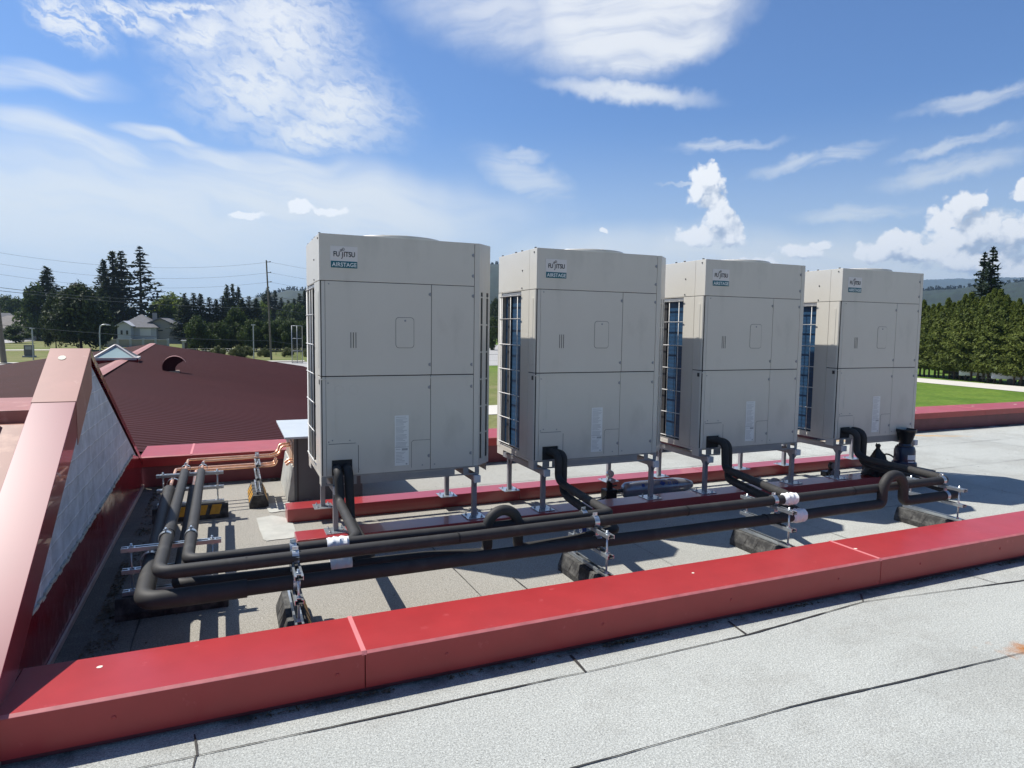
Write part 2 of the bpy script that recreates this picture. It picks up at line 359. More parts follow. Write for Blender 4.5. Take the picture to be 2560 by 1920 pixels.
# ------------------------------------------------------------------ setting
def sheet(name,pts,z,m,kind='structure'):
    mb=MB(); mb.add([(p[0],p[1],z) for p in pts],[tuple(range(len(pts)))])
    o=mb.build(name,m); 
    if o.data.polygons[0].normal.z<0: o.data.flip_normals()
    return tag(o,kind=kind)
sheet('ground',[(-9000,-3000),(12000,-3000),(12000,12000),(-9000,12000)],GZ,M['grass'])
sheet('street',[(-260,84),(260,84),(260,98),(-260,98)],GZ+.03,M['road_light'])
sheet('sidewalk',[(-260,98.6),(10,98.6),(10,101.2),(-260,101.2)],GZ+.10,M['gravel'])
sheet('parking_lot',[(22,98),(90,98),(140,200),(45,200)],GZ+.04,M['road_light'])
p=[atz(x,y,GZ) for x,y in ((-90,862),(0,859),(82,853),(128,843),(112,834),(-90,836))]
sheet('side_street',[(q.x,q.y) for q in p],GZ+.05,M['road_light'])
p=[atz(x,y,GZ) for x,y in ((-90,877),(150,876),(150,874),(-90,875))]
sheet('footpath',[(q.x,q.y) for q in p],GZ+.05,M['gravel'])
sheet('gravel_path',[(-30,33),(25,33),(25,37.6),(-30,37.6)],GZ+.03,M['gravel'])
sheet('running_track',[(66.0,20),(74,20),(75.4,37.1),(76.5,49.6),(78,62),(71,62),(69.8,44.8),(68.1,33.1)],GZ+.03,M['gravel'])

def ridge(name,prof,dist,depth,m,rough,seed,n=240,kind='structure'):
    xs=np.linspace(prof[0][0],prof[-1][0],n); ys=np.interp(xs,[q[0] for q in prof],[q[1] for q in prof])
    r=np.random.default_rng(seed); rows=26; V=[]
    ph=r.uniform(0,6,8)
    for j in range(rows):
        t=j/(rows-1)
        for i in range(n):
            d=ray(xs[i],ys[i]); h=Vector((d.x,d.y,0)).length; dd=dist+depth*(t if t<.6 else .6+(t-.6))
            top=CP.z+(dist+depth*.6)*d.z/h
            s=math.sin(min(t/.6,1)*math.pi/2)**.8 if t<=.6 else math.cos((t-.6)/.4*math.pi/2)
            z=GZ-2+(top-GZ+2)*s + rough*(.5*math.sin(i*.31+j*.8+ph[0])+.5*math.sin(i*.13-j*.5+ph[1]))*(1 if t<.55 else .3)+ r.uniform(-1,1)*rough*.5
            V.append((CP.x+d.x/h*dd,CP.y+d.y/h*dd,z))
    V=np.array(V); F=[]
    for j in range(rows-1):
        for i in range(n-1): a=j*n+i; F.append((a,a+1,a+n+1,a+n))
    return tag(np_mesh(name,V,np.array(F),m,smooth=False),kind=kind)
ridge('hill',[(520,800),(600,765),(640,745),(680,737),(722,727),(765,728),(900,700),(1080,672),(1236,662),(1450,675),(1800,712),(2100,735),(2290,731),(2345,726),(2420,722),(2480,716),(2560,706),(2700,700),(2900,720)],1250,700,M['hill_near'],2.6,3,n=420)
ridge('mountain',[(1700,760),(2000,720),(2290,703),(2340,700),(2400,698),(2480,697),(2560,695),(2640,690),(2900,720)],5200,2200,M['hill_far'],7,5)

# ------------------------------------------------------------------ flat roof, seams, parapets
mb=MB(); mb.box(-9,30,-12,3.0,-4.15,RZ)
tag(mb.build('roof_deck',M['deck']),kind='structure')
M['tar']=mat('tar_seam',(.035,.033,.03),.6,var=.3,vscale=20)
def seam(pts,w,name='roof_seam'):
    # a wandering line of bitumen squeezed from a lap joint
    mb=MB(); P=[]
    for (a,b) in zip(pts[:-1],pts[1:]):
        n=max(2,int((Vector(b)-Vector(a)).length/.06))
        for i in range(n): t=i/n; P.append((a[0]+(b[0]-a[0])*t,a[1]+(b[1]-a[1])*t))
    P.append(pts[-1]); V=[];F=[];o=0
    for i,(x,y) in enumerate(P):
        j=min(i+1,len(P)-1); k=max(i-1,0); d=Vector((P[j][0]-P[k][0],P[j][1]-P[k][1])).normalized(); nn=Vector((-d.y,d.x))
        o=o*.93+random.uniform(-1,1)*.0016; ww=w*random.uniform(.55,1.25)*(.8+.4*math.sin(i*.21+pts[0][0]))
        for s_ in (-1,1):
            V.append((x+nn.x*(o+s_*ww/2),y+nn.y*(o+s_*ww/2),RZ+.004))
    for i in range(len(P)-1): F.append((2*i,2*i+1,2*i+3,2*i+2))
    mb.add(V,F); return tag(mb.build(name,M['tar']),kind='structure')
seam([(-8,-2.075),(-.6,-2.075),(.86,-2.09),(1.8,-2.075),(2.7,-2.0),(3.9,-2.14),(7,-2.2),(12,-2.2),(24,-2.2)],.009)
seam([(-8,-2.66),(.5,-2.634),(1.5,-2.635),(2.9,-2.71),(6,-2.75),(24,-2.75)],.009)
seam([(-8,-3.4),(8,-3.45),(20,-3.5)],.008); seam([(-8,-4.4),(20,-4.4)],.008)
for a,b in (((-.70,-1.94),(-.685,-2.075)),((.87,-1.93),(.861,-2.09)),((1.81,-1.92),(1.79,-2.07)),((2.78,-1.92),(2.70,-2.0)),((3.68,-1.92),(3.72,-2.12)),((-.69,-2.075),(-.70,-2.2)),((4.9,-1.92),(4.95,-2.17))): seam([a,b],.012)
for ln in ([(-1.0,-1.5),(-1.02,2.2)],[(1.0,-.95),(1.03,-1.5)],[(-1.2,-.62),(6,-.64)],[(2.05,-.2),(2.05,-1.5)],[(3.6,-.2),(3.6,-1.5)],[(6.3,-1.5),(6.4,2.3)],[(-.2,1.35),(14,1.38)],[(6.2,.3),(20,.28)],[(9.3,2.3),(9.4,.3)],[(.7,-.2),(.73,-1.5)]): seam(ln,.006)
# newer membrane patches
def patch(pts,z=.005,rot=0):
    mb=MB(); P=[]
    n=len(pts)
    for i in range(n):
        a=Vector(pts[i]);b=Vector(pts[(i+1)%n]); 
        for t in (.08,.3,.5,.7,.92): q=a.lerp(b,t); P.append((q.x+random.uniform(-.006,.006),q.y+random.uniform(-.006,.006)))
    mb.prism(P,'z',RZ,RZ+z); return tag(mb.build('roof_patch',M['membrane_new']),kind='structure')
patch([(-.39,.90),(-.26,.955),(-.135,.79),(-.12,.31),(-.355,.297)]); patch([(-.30,1.33),(-.10,1.34),(-.11,1.06),(-.283,1.03)],.006)

# near parapet: copings in 3.03 m lengths
def parapet(name,label,x0,x1,yn,yf,zt,seams,face,basez,m_face,spots=()):
    t=thing(name,label,'parapet wall',(x0,(yn+yf)/2,RZ))
    ox,oy,oz=x0,(yn+yf)/2,RZ
    xs=[x0]+[s_ for s_ in seams if x0<s_<x1]+[x1]
    mb=MB(); mb.box(0,x1-x0,yn+.02-oy,yf-.02-oy,0,zt-oz-.01); mb.build('wall',m_face,t,.002)
    for a,b in zip(xs[:-1],xs[1:]):
        mb=MB(); a2=a+.0015;b2=b-.0015
        # drip profile: flat top, vertical faces
        prof=[(yn-oy,basez-oz),(yn-oy,zt-oz-.009),(yn+.014-oy,zt-oz),(yf-.004-oy,zt-oz),(yf-oy,zt-oz-.004),(yf-oy,basez-oz+.02),(yf-.004-oy,basez-oz+.02),(yf-.004-oy,zt-oz-.006),(yn+.006-oy,zt-oz-.006),(yn+.006-oy,basez-oz)]
        mb.prism(prof,'x',a2-ox,b2-ox); mb.m[3]=1; c=mb.build('coping',[M['red'],M['red_edge_sheen']],t,.0025)
        # lap cover at the joint, with the sealant line
        if b!=x1:
            mb=MB(); mb.prism([(yn-.0015-oy,zt-oz-.012),(yn+.010-oy,zt-oz+.0015),(yf+.0015-oy,zt-oz+.0015),(yf+.0015-oy,zt-oz-.012)],'x',b-.014-ox,b+.006-ox); mb.build('joint_sealant',M['red_seal'],c)
        x=a+.35
        while x<b-.1:
            mb=MB(); mb.lathe([(.0001,-.004),(.006,-.003),(.008,0)],(x-ox,yn-oy,zt-oz-.075),12,0,'y'); mb.build('screw',M['red'],c); x+=.78
    for (sx,sy,sr) in spots:
        mb=MB(); P=[(sx-ox+sr*math.cos(k*.7)*random.uniform(.7,1.2),sy-oy+.75*sr*math.sin(k*.7)*random.uniform(.7,1.2)) for k in range(9)]
        mb.prism(P,'z',zt-oz,zt-oz+.0015); mb.build('dropping',M['dropping'],t)
    return t
M['red_edge_sheen']=mat('coping_edge_sheen',(.50,.15,.15),.5,var=.25,vscale=12)  # paler chamfer: sky reflection along the edge put into the colour
M['red_seal']=mat('joint_sealant',(.62,.20,.20),.5,var=.1)
M['red_base']=mat('parapet_base',(.16,.035,.045),.5,var=.2,vscale=5)
parapet('parapet_wall','long red metal-capped parapet crossing the foreground in front of the pipes',-1.31,16.5,-1.90,-1.54,-.25,[-.068,2.965,6.0,9.03,12.06],'',-.405,M['red_base'],
        [(-1.04,-1.64,.012),(1.768,-1.676,.009),(2.98,-1.71,.012),(5.2,-1.7,.01)])
parapet('parapet_wall','long red metal-capped parapet along the far edge of the flat roof',-1.33,30,2.31,2.93,-.14,[-.9,1.9,4.9,7.9,10.9,13.9,17],'',-.235,M['cap_side'] if 'cap_side' in M else M['red_base'],[(9.6,2.6,.03),(11.2,2.7,.03),(12.3,2.65,.03)])

# gable wall on the left
XW=-1.318
g=thing('gable_wall','steep white stucco gable wall with broad red sloping coping on the left','gable wall',(-1.41,0,RZ))
gx,gz=1.41,-RZ
def gp(pts): return [(y,z-RZ) for y,z in pts]
prof=[(-1.93,-.43),(-1.93,-.30),(.03,.86),(2.30,-.22),(2.30,-.43)]
mb=MB(); mb.prism(gp(prof),'x',-.085,.092); mb.build('wall',M['stucco'],g)
mb=MB(); mb.prism(gp([(-1.925,-.425),(-1.925,-.20),(-1.402,-.109),(-.4,-.085),(.6,-.055),(1.60,-.02),(1.735,-.015),(2.285,-.14),(2.285,-.425)]),'x',.0925,.101); mb.build('base_flashing',M['maroon'],g,.002)
mb=MB(); mb.prism(gp([(-1.90,-.428),(-1.90,-.395),(2.3,-.395),(2.3,-.428)]),'x',.1015,.112); mb.build('base_trim',M['trim'],g,.002)
mb=MB()
for k in range(60):   # ragged bitumen line along the top of the flashing
    y=-1.38+k*.052; z=np.interp(y,[-1.402,-.4,.6,1.735],[-.109,-.085,-.055,-.015])+random.uniform(-.006,.008)
    mb.prism(gp([(y,z-.006),(y+.05,z-.005),(y+.05,z+random.uniform(.004,.012)),(y,z+.008)]),'x',.0926,.1025)
mb.build('sealant_line',M['membrane_new'],g)
def slope_cap(y0,y1,z0,z1,skirt,m,name,dx=0,th=.012):
    # folded cover on the sloping top: top sheet plus two skirts
    mb=MB(); A=(y0,z0);B=(y1,z1)
    xs0,xs1=-.09-dx,.105+dx
    for (xa,xb,dn) in ((xs0,xs1,th),(xs0,xs0+.006,skirt),(xs1-.006,xs1,skirt)):
        e=0 if dn==th else .001
        mb.prism(gp([(A[0],A[1]-dn),(A[0],A[1]-e),(B[0],B[1]-e),(B[0],B[1]-dn)]),'x',xa+e,xb-e)
    return mb.build(name,m,g,.002)
sl=.585; zt=.929
c2_=slope_cap(-1.925,-.412,zt-sl*1.955,zt-sl*.442,.19,M['cap_new'],'coping')
c1_=slope_cap(-.425,.03,zt-sl*.455+.003,zt+.003,.235,M['cap_old'],'coping',.003); tag(c1_,'faded brownish pink top coping')
c3_=slope_cap(.03,2.33,zt+.002,-.175,.045,M['maroon'],'coping',.0); tag(c3_,'dark back coping')
mb=MB(); P=[(-.02+.02*math.cos(k*.7),.02*math.sin(k*.7)) for k in range(9)]
mb.add([(-.0+x, -.06+y, zt-RZ+sl*(-.09+y)+.0055) for x,y in P],[tuple(range(9))]); mb.build('dropping',M['dropping'],c1_)
# ridge cap and sloping sheet roof left of the gable
rf=thing('lean_to_roof','faded brown metal roof slope left of the gable wall with a red ridge cap','roof',(-4,0,RZ))
mb=MB(); q=gp([(-1.95,-.44),(-.28,.535),(.0,.535),(.0,.50),(-.28,.50),(-1.95,-.47)]); mb.prism(q,'x',-5,2.495)
for k in range(24):
    x=2.30-k*.30; mb.prism(gp([(-1.95,-.44),(-.28,.535),(-.28,.565),(-1.95,-.41)]),'x',x-.02,x+.02)
mb.build('panel',M['panel_old'],rf)
mb=MB(); mb.prism(gp([(-.22,.50),(-.22,.605),(.52,.605),(.52,.50)]),'x',-5,2.496); mb.build('ridge_cap',M['cap_old'],rf,.004)
mb=MB(); mb.prism(gp([(-1.9,-.43),(-.2,.49),(.5,.49),(2.2,-.43)]),'x',-4.99,2.49); mb.build('wall',M['maroon'],rf)

# leaf litter along the gable foot and parapets
V=[];F=[]
def litter(x0,x1,y0,y1,n,s=.012):
    for _ in range(n):
        x=random.uniform(x0,x1);y=random.uniform(y0,y1);a=random.uniform(0,6.28);l=s*random.uniform(.4,1.3);k=len(V);z=RZ+random.uniform(.001,.012)
        c,sn=math.cos(a)*l,math.sin(a)*l
        V.extend([(x-c,y-sn,z),(x+sn*.5,y-c*.5,z+random.uniform(-.003,.006)),(x+c,y+sn,z),(x-sn*.5,y+c*.5,z+random.uniform(-.003,.006))]);F.append((k,k+1,k+2,k+3))
for k in range(26): y0=random.uniform(-1.5,2.2); litter(-1.205,-1.205+random.uniform(.03,.16),y0,y0+random.uniform(.1,.4),55,.010)
for k in range(26): x0=random.uniform(-1.2,5); litter(x0,x0+random.uniform(.05,.5),-1.93,-1.905,28,.008)
for k in range(30): x0=random.uniform(-1.2,12); litter(x0,x0+random.uniform(.1,.8),2.20,2.31,40,.016)
litter(-1.2,9,-1.5,2.2,260,.006); litter(-1.2,9,-4.3,-2.0,60,.004)
tag(np_mesh('leaf_litter',np.array(V),np.array(F),M['debris']),'brown leaf litter and moss along the feet of the walls','leaf litter',kind='stuff')

# ------------------------------------------------------------------ sleepers under the units
def sleeper(y0,y1,label):
    t=thing('support_sleeper',label,'sleeper',(-.17,(y0+y1)/2,RZ)); w=(y1-y0)/2
    xs=[0,1.95,4.0,6.28]
    for a,b in zip(xs[:-1],xs[1:]):
        mb=MB(); mb.box(a+.001,b-.001,-w,w,.0,.105); mb.build('cover',M['red_face'],t,.004)
        if b<6: mb=MB(); mb.box(b-.012,b+.012,-w-.0015,w+.0015,.06,.1065); mb.build('lap_strip',M['red_face'],t)
    return t
sleeper(-.09,.12,'red metal-covered sleeper under the front legs of the condenser units')
sleeper(.70,.91,'red metal-covered sleeper under the rear legs of the condenser units')

# ------------------------------------------------------------------ text helper
def text_mesh(body,size,m,name,parent,loc,ext=.0012,scale_x=1.,space=1.):
    cu=bpy.data.curves.new(name,'FONT'); cu.body=body; cu.size=size; cu.extrude=ext; cu.space_character=space; cu.offset=.0006
    o=bpy.data.objects.new(name,cu); COL.objects.link(o); dg=bpy.context.evaluated_depsgraph_get(); dg.update()
    me=bpy.data.meshes.new_from_object(o.evaluated_get(dg)); bpy.data.objects.remove(o); bpy.data.curves.remove(cu)
    me.transform(Matrix.Rotation(R(90),4,'X')@Matrix.Diagonal((scale_x,1,1,1)))
    me.name=name; me.materials.clear(); me.materials.append(m)
    o=bpy.data.objects.new(name,me); COL.objects.link(o); o.parent=parent; o.location=loc
    return o
def rrect(x0,x1,z0,z1,r,n=5):
    P=[]
    for cx,cz,a0 in ((x1-r,z1-r,0),(x0+r,z1-r,90),(x0+r,z0+r,180),(x1-r,z0+r,270)):
        for k in range(n+1): a=R(a0+90*k/n); P.append((cx+r*math.cos(a),cz+r*math.sin(a)))
    return P
def ringplate(mb,P,th,y0,y1,mi=0):
    # outline strip around polygon P (x,z), width th
    c=Vector((sum(p[0] for p in P)/len(P),sum(p[1] for p in P)/len(P)))
    Q=[]
    n=len(P)
    for i in range(n):
        a=Vector(P[i-1]);b=Vector(P[i]);d=Vector(P[(i+1)%n])-a; nn=Vector((-d.y,d.x)).normalized(); Q.append((b.x+nn.x*th,b.y+nn.y*th))
    V=[(p[0],y0,p[1]) for p in P]+[(p[0],y0,p[1]) for p in Q]; F=[(i,(i+1)%n,n+(i+1)%n,n+i) for i in range(n)]
    mb.add(V,F,mi); return mb

# ------------------------------------------------------------------ condenser unit
def make_unit():
    t=thing('condenser_unit','x','condenser unit')
    K=M['cab']; D=.762
    # dark inner body the panel gaps look onto
    mb=MB(); mb.prism([(.006,.010),(.03,.006),(1.120,.006),(1.132,.018),(1.238,.117),(1.238,.19),(1.20,.22),(1.20,D-.08),(.05,D-.08),(.05,.29),(.006,.27)],'z',.07,1.40)
    mb.build('inner_frame',M['cab_dark'],t)
    # coils on left, back and right
    mb=MB(); mb.box(.035,.049,.30,.675,.10,1.375); mb.box(.05,1.20,D-.079,D-.055,.10,1.375); mb.box(1.201,1.215,.20,.70,.10,1.375)
    mb.build('coil',M['coil'],t)
    mb=MB(); mb.box(.020,.034,.545,.60,.1,1.375); mb.build('coil_frame',M['cab_dark'],t)
    # hood: whole upper band, left of the right column
    hood=MB()
    hood.prism([(0,.004),(.004,0),(1.083,0),(1.083,.012),(.012,.012),(.012,.135),(0,.135)],'z',1.383,1.688)
    hood.prism([(0,.137),(.012,.137),(.012,D-.012),(1.238,D-.012),(1.238,.116),(1.25,.116),(1.25,D),(0,D)],'z',1.383,1.688)
    hood.prism([(.002,.002),(1.122,.002),(1.248,.116),(1.248,D-.002),(.002,D-.002)],'z',1.68,1.6865)
    h=hood.build('hood',K,t,.002)
    # right column with two slots and cross bars on the bevelled corner
    rc=MB(); e0=Vector((1.124,0)); e1=Vector((1.25,.115))
    rc.box(1.086,1.124,0,.010,.066,1.688)
    def ch(a,b,z0,z1):
        pa=e0.lerp(e1,a);pb=e0.lerp(e1,b); rc.wall((pa.x,pa.y),(pb.x,pb.y),z0,z1,.008)
    ch(0,.14,.066,1.688); ch(.33,.66,.115,1.34); ch(.86,1,.066,1.688); ch(.14,.86,1.34,1.688); ch(.14,.86,.066,.115)
    for k in range(6):
        z=.30+k*.20; ch(.14,.33,z,z+.010); ch(.66,.86,z,z+.010)
    rc.build('corner_column',K,t,.0015)
    # service panels
    def panel(x0,x1,z0,z1,name='service_panel',notch=None):
        mb=MB(); mb.box(x0,x1,0,.010,z0,z1); return mb.build(name,K,t,.0018)
    up=panel(.036,.762,.748,1.379); ur=panel(.766,1.0825,.748,1.379)
    lo=MB(); lo.box(.036,.757,0,.010,.19,.741); lo.box(.036,.070,0,.010,.066,.19); lo.box(.205,.757,0,.010,.066,.19); lo=lo.build('service_panel',K,t)
    lr=panel(.761,1.0825,.066,.741)
    # beaded ledge between upper and lower panels
    mb=MB(); mb.box(.0,1.0825,-.003,.004,.722,.729); mb.build('ledge',K,lo)
    # bevelled front-left corner pieces and left side sheets
    mb=MB()
    for z0,z1 in ((.066,.741),(.748,1.379)):
        mb.prism([(.034,0),(.034,.010),(.012,.028),(.012,.133),(0,.133),(0,.024),(.010,.010)],'z',z0,z1)
    mb.build('corner_panel',K,t,.0015)
    mb=MB(); mb.box(0,.010,.137,.285,.066,1.379); mb.box(-.001,.012,.690,D,.066,1.379); mb.box(0,.010,.285,.690,1.377,1.3815); mb.box(.0,.012,.285,.690,.062,.095)
    mb.build('side_panel',K,t,.0015)
    mb=MB(); mb.prism(rrect(.055,.095,.80,1.32,.015),'x',-.0025,.0005) ; mb.build('pressed_rib',K,t,.001)
    mb=MB(); mb.box(1.24,1.25,.119,.20,.066,1.379); mb.box(1.24,1.25,.70,D,.066,1.379); mb.box(1.24,1.25,.20,.70,.066,.095)
    mb.build('side_panel',K,t,.0015)
    mb=MB(); mb.box(.012,.08,D-.010,D,.066,1.379); mb.box(1.17,1.238,D-.010,D,.066,1.379); mb.box(.08,1.17,D-.010,D,.066,.095); mb.build('back_panel',K,t,.0015)
    # header strip and wire guards
    mb=MB(); mb.box(.004,.02,.287,.688,1.352,1.372); mb.build('header_strip',M['steel_grey'],t)
    def guard(x,y0,y1,vs):
        mb=MB()
        for z in (1.345,1.16,.95,.745,.54,.338,.121): mb.tube([(x,y0,z),(x,y1,z)],.0042,6)
        for y in vs: mb.tube([(x+.004,y,.105),(x+.004,y,1.352)],.0034,6)
        mb.build('coil_guard',M['guard'],t)
    guard(-.012,.275,.70,(.685,.655,.475,.335)); guard(1.262,.20,.70,(.25,.41,.57,.69))
    mb=MB()
    for z in (1.345,1.16,.95,.745,.54,.338,.121): mb.tube([(.06,D+.010,z),(1.19,D+.010,z)],.0042,6)
    for k in range(9): mb.tube([(.08+k*.136,D+.006,.105),(.08+k*.136,D+.006,1.352)],.0034,6)
    mb.build('coil_guard',M['guard'],t)
    # screws on left side
    for y,z in ((.266,1.537),(.27,1.40),(.05,1.66)): mb=MB(); mb.lathe([(.0001,-.006),(.006,-.004),(.007,0)],(0,y,z),8,0,'x'); mb.build('screw',M['dark_metal'],t)
    for y in (.05,.30,.42,.70): mb=MB(); mb.box(.004,.016,y-.007,y+.007,1.688,1.698); mb.build('hood_clip',M['dark_metal'],t)
    mb=MB(); mb.box(-.003,.002,.035,.062,.690,.722); mb.build('vent_plug',M['dark_metal'],t)
    # circular top discharge grille
    c=(.60,.38,1.6865)
    mb=MB(); mb.lathe([(.345,0),(.345,.018),(.338,.027),(.322,.029),(.308,.022),(.300,0)],c,56); fg=mb.build('fan_ring',K,t)
    mb=MB()
    for k in range(7): mb.lathe([(.04+.04*k-.0025,.044-.012*(k/6)**2),(.04+.04*k,.0475-.012*(k/6)**2),(.04+.04*k+.0025,.044-.012*(k/6)**2)],c,40)
    for k in range(12):
        a=2*math.pi*k/12; mb.tube([(c[0]+.03*math.cos(a),c[1]+.03*math.sin(a),c[2]+.049),(c[0]+.318*math.cos(a),c[1]+.318*math.sin(a),c[2]+.031)],.003,5)
    mb.build('fan_grille',M['guard'],fg)
    mb=MB(); mb.lathe([(.0001,.010),(.29,.010),(.29,.0)],c,32); mb.build('fan_well',M['cab_dark'],fg)
    # quarter-turn latches
    mb=MB()
    for x,z in ((1.068,1.601),(1.068,1.454),(1.069,1.31),(1.062,.816),(.748,1.312),(.747,.819),(.744,.657),(1.062,.657),(.742,.165),(1.06,.165)):
        o=MB(); P=[(x+.011,z-.013),(x+.011,z+.013)]+[(x+.011-.017*math.cos(R(a)),z+.013*math.sin(R(a))) for a in (80,50,20,-20,-50,-80)]
        o.prism(P,'y',-.003,.001); o.lathe([(.0001,-.006),(.0045,-.0055),(.0048,-.003)],(x+.002,0,z),10,0,'y'); o.build('latch',M['steel_grey'],t)
    for x,z in ((.06,1.36),(.05,.70),(.05,.30),(.075,.31),(.19,.305),(.70,.10),(.25,.10),(.79,.10)):
        mb=MB(); mb.lathe([(.0001,-.0035),(.004,-.003),(.005,0)],(x,0,z),8,0,'y'); mb.build('screw',M['steel_grey'],t)
    # three slots and hatch
    mb=MB()
    for x in (.202,.219,.236): mb.prism(rrect(x-.0022,x+.0022,.935,1.041,.002),'y',-.0012,.004)
    mb.build('vent_slot',M['seam'],up)
    mb=MB(); P=rrect(.510,.636,.938,1.146,.022); mb.prism(P,'y',-.0025,.0012); hd=mb.build('hatch',K,up,.0012)
    mb=MB(); ringplate(mb,rrect(.5075,.6385,.9355,1.1485,.0235),.0028,-.0006,0); mb.build('hatch_gap',M['seam'],up)
    mb=MB(); mb.lathe([(.0001,-.005),(.006,-.0045),(.0075,-.0025)],(.575,0,1.125),12,0,'y'); mb.build('hatch_screw',M['steel_grey'],hd)
    # pressed circles and channel on lower panel
    mb=MB()
    for x in (.122,.219): mb.lathe([(.029,-.0002),(.031,-.0012),(.033,-.0002)],(x,0,.652),28,0,'y')
    mb.prism(rrect(.098,.108,.36,.56,.004),'y',-.0018,.001)
    mb.build('knockout',K,lo)
    # pipe cover plate with opening
    pc=MB(); pc.prism([(.036,.175),(.036,.284),(.228,.284),(.241,.279),(.245,.266),(.245,.075),(.207,.075),(.207,.175)],'y',-.0035,.0005)
    pc.box(.036,.068,-.0035,.0005,.075,.175)
    pc=pc.build('pipe_cover',K,t,.0012)
    mb=MB(); mb.box(.2455,.249,-.001,.0,.078,.27); mb.box(.05,.23,-.001,0,.2845,.287); mb.build('cover_gap',M['seam'],pc)
    mb=MB(); mb.box(.069,.206,.012,.20,.075,.188); mb.build('pipe_opening',M['cab_dark'],t)
    # small cover beside the label
    mb=MB(); ringplate(mb,[(.621,.087),(.621,.268),(.635,.282),(.757,.2822),(.757,.2815),(.636,.2812)],.0022,-.0006,0)
    mb=MB(); mb.box(.619,.6212,-.0008,0,.087,.27); mb.box(.633,.756,-.0008,0,.2805,.2827); mb.prism([(.619,.27),(.6212,.27),(.635,.2805),(.633,.2827)],'y',-.0008,0); mb.build('cover_gap',M['seam'],lo)
    # rating label
    mb=MB(); mb.box(.500,.600,-.0018,0,.107,.463); lb=mb.build('rating_label',M['label'],lo)
    mb=MB(); z=.452
    for k in range(24):
        mb.box(.508,.592-random.uniform(0,.035),-.0024,-.0017,z-.0028,z); z-=.0085 if k%6 else .013
    mb.box(.500,.600,-.0024,-.0017,.237,.2395)
    mb.box(.550,.592,-.0024,-.0017,.214,.229); mb.box(.508,.54,-.0024,-.0017,.222,.225)
    for k in range(8): mb.box(.508,.59-random.uniform(0,.04),-.0024,-.0017,.200-k*.010,.2025-k*.010)
    mb.box(.578,.590,-.0024,-.0017,.112,.122); mb.build('label_print',M['label_grey'],lb)
    # badge
    mb=MB(); mb.box(.072,.250,-.0022,0,1.467,1.610); bd=mb.build('badge',M['badge'],h)
    mb=MB(); mb.box(.075,.248,-.0034,-.0021,1.4675,1.512); tb=mb.build('badge_strip',M['teal'],bd)
    text_mesh('AIRSTAGE',.0365,M['whiteink'],'lettering',tb,(.0832,-.0045,1.477),.0008,.93,1.06)
    text_mesh('FU',.047,M['ink'],'lettering',bd,(.0905,-.0034,1.542),.0009,.78,1.0)
    text_mesh('ITSU',.047,M['ink'],'lettering',bd,(.1585,-.0034,1.542),.0009,.80,1.0)
    mb=MB() # long j and the looped mark above it
    mb.tube([(.151,-.0035,1.572),(.151,-.0035,1.542),(.149,-.0035,1.533),(.143,-.0035,1.529)],.0022,6)
    mb.tube([(.1375+.0,-.0035,1.574),(.147,-.0035,1.582),(.152,-.0035,1.590)],.0015,6)
    for cx,cz,rr in ((.1555,1.591,.0075),(.1415,1.583,.0055)):
        mb.tube([(cx+rr*math.cos(a*.524),-.0035,cz+rr*math.sin(a*.524)) for a in range(13)],.0014,5)
    mb.build('emblem',M['ink'],bd)
    # base frame: front and back rails with cut-outs, feet brackets
    def rail(y0,y1):
        mb=MB()
        for a,b in ((.0,.033),(.075,.135),(.158,.236),(.262,.945),(1.010,1.052),(1.100,1.135)): mb.box(a,b,y0,y1,.012,.054)
        mb.box(.0,1.135,y0,y1,.0545,.064); mb.box(.262,.945,y0,y1,-.000,.0115); mb.box(.0,.236,y0,y1,.0,.0115); mb.box(.945,1.135,y0,y1,.0,.0115)
        mb.build('base_rail',M['rail'],t,.001)
    rail(.004,.007); rail(D-.009,D-.006)
    mb=MB(); mb.box(.0,.003,.008,.10,.0,.0645); mb.box(.0,.003,.62,D-.01,.0,.0645); mb.box(.0,.003,.10,.62,.046,.0645); mb.box(.02,1.2,.15,.62,.0605,.0655); mb.box(1.232,1.235,.12,D-.01,.0,.0645)
    mb.build('base_rail',M['cab'],t)
    return t
unit0=make_unit()
UX=[0,1.582,3.159,4.763]
UL=['leftmost and nearest of the four tall beige condenser units, against dark red roof and trees',
    'second condenser unit from the left, with blue coil showing beside it',
    'third condenser unit from the left, between the second and the smallest-looking one',
    'rightmost condenser unit, the farthest of the row, next to the cedar hedge']
units=[unit0]+[copy_tree(unit0) for _ in range(3)]
for u,x,l in zip(units,UX,UL): u.location=(x,0,0); tag(u,l,'condenser unit','condenser units in a row on steel stands')

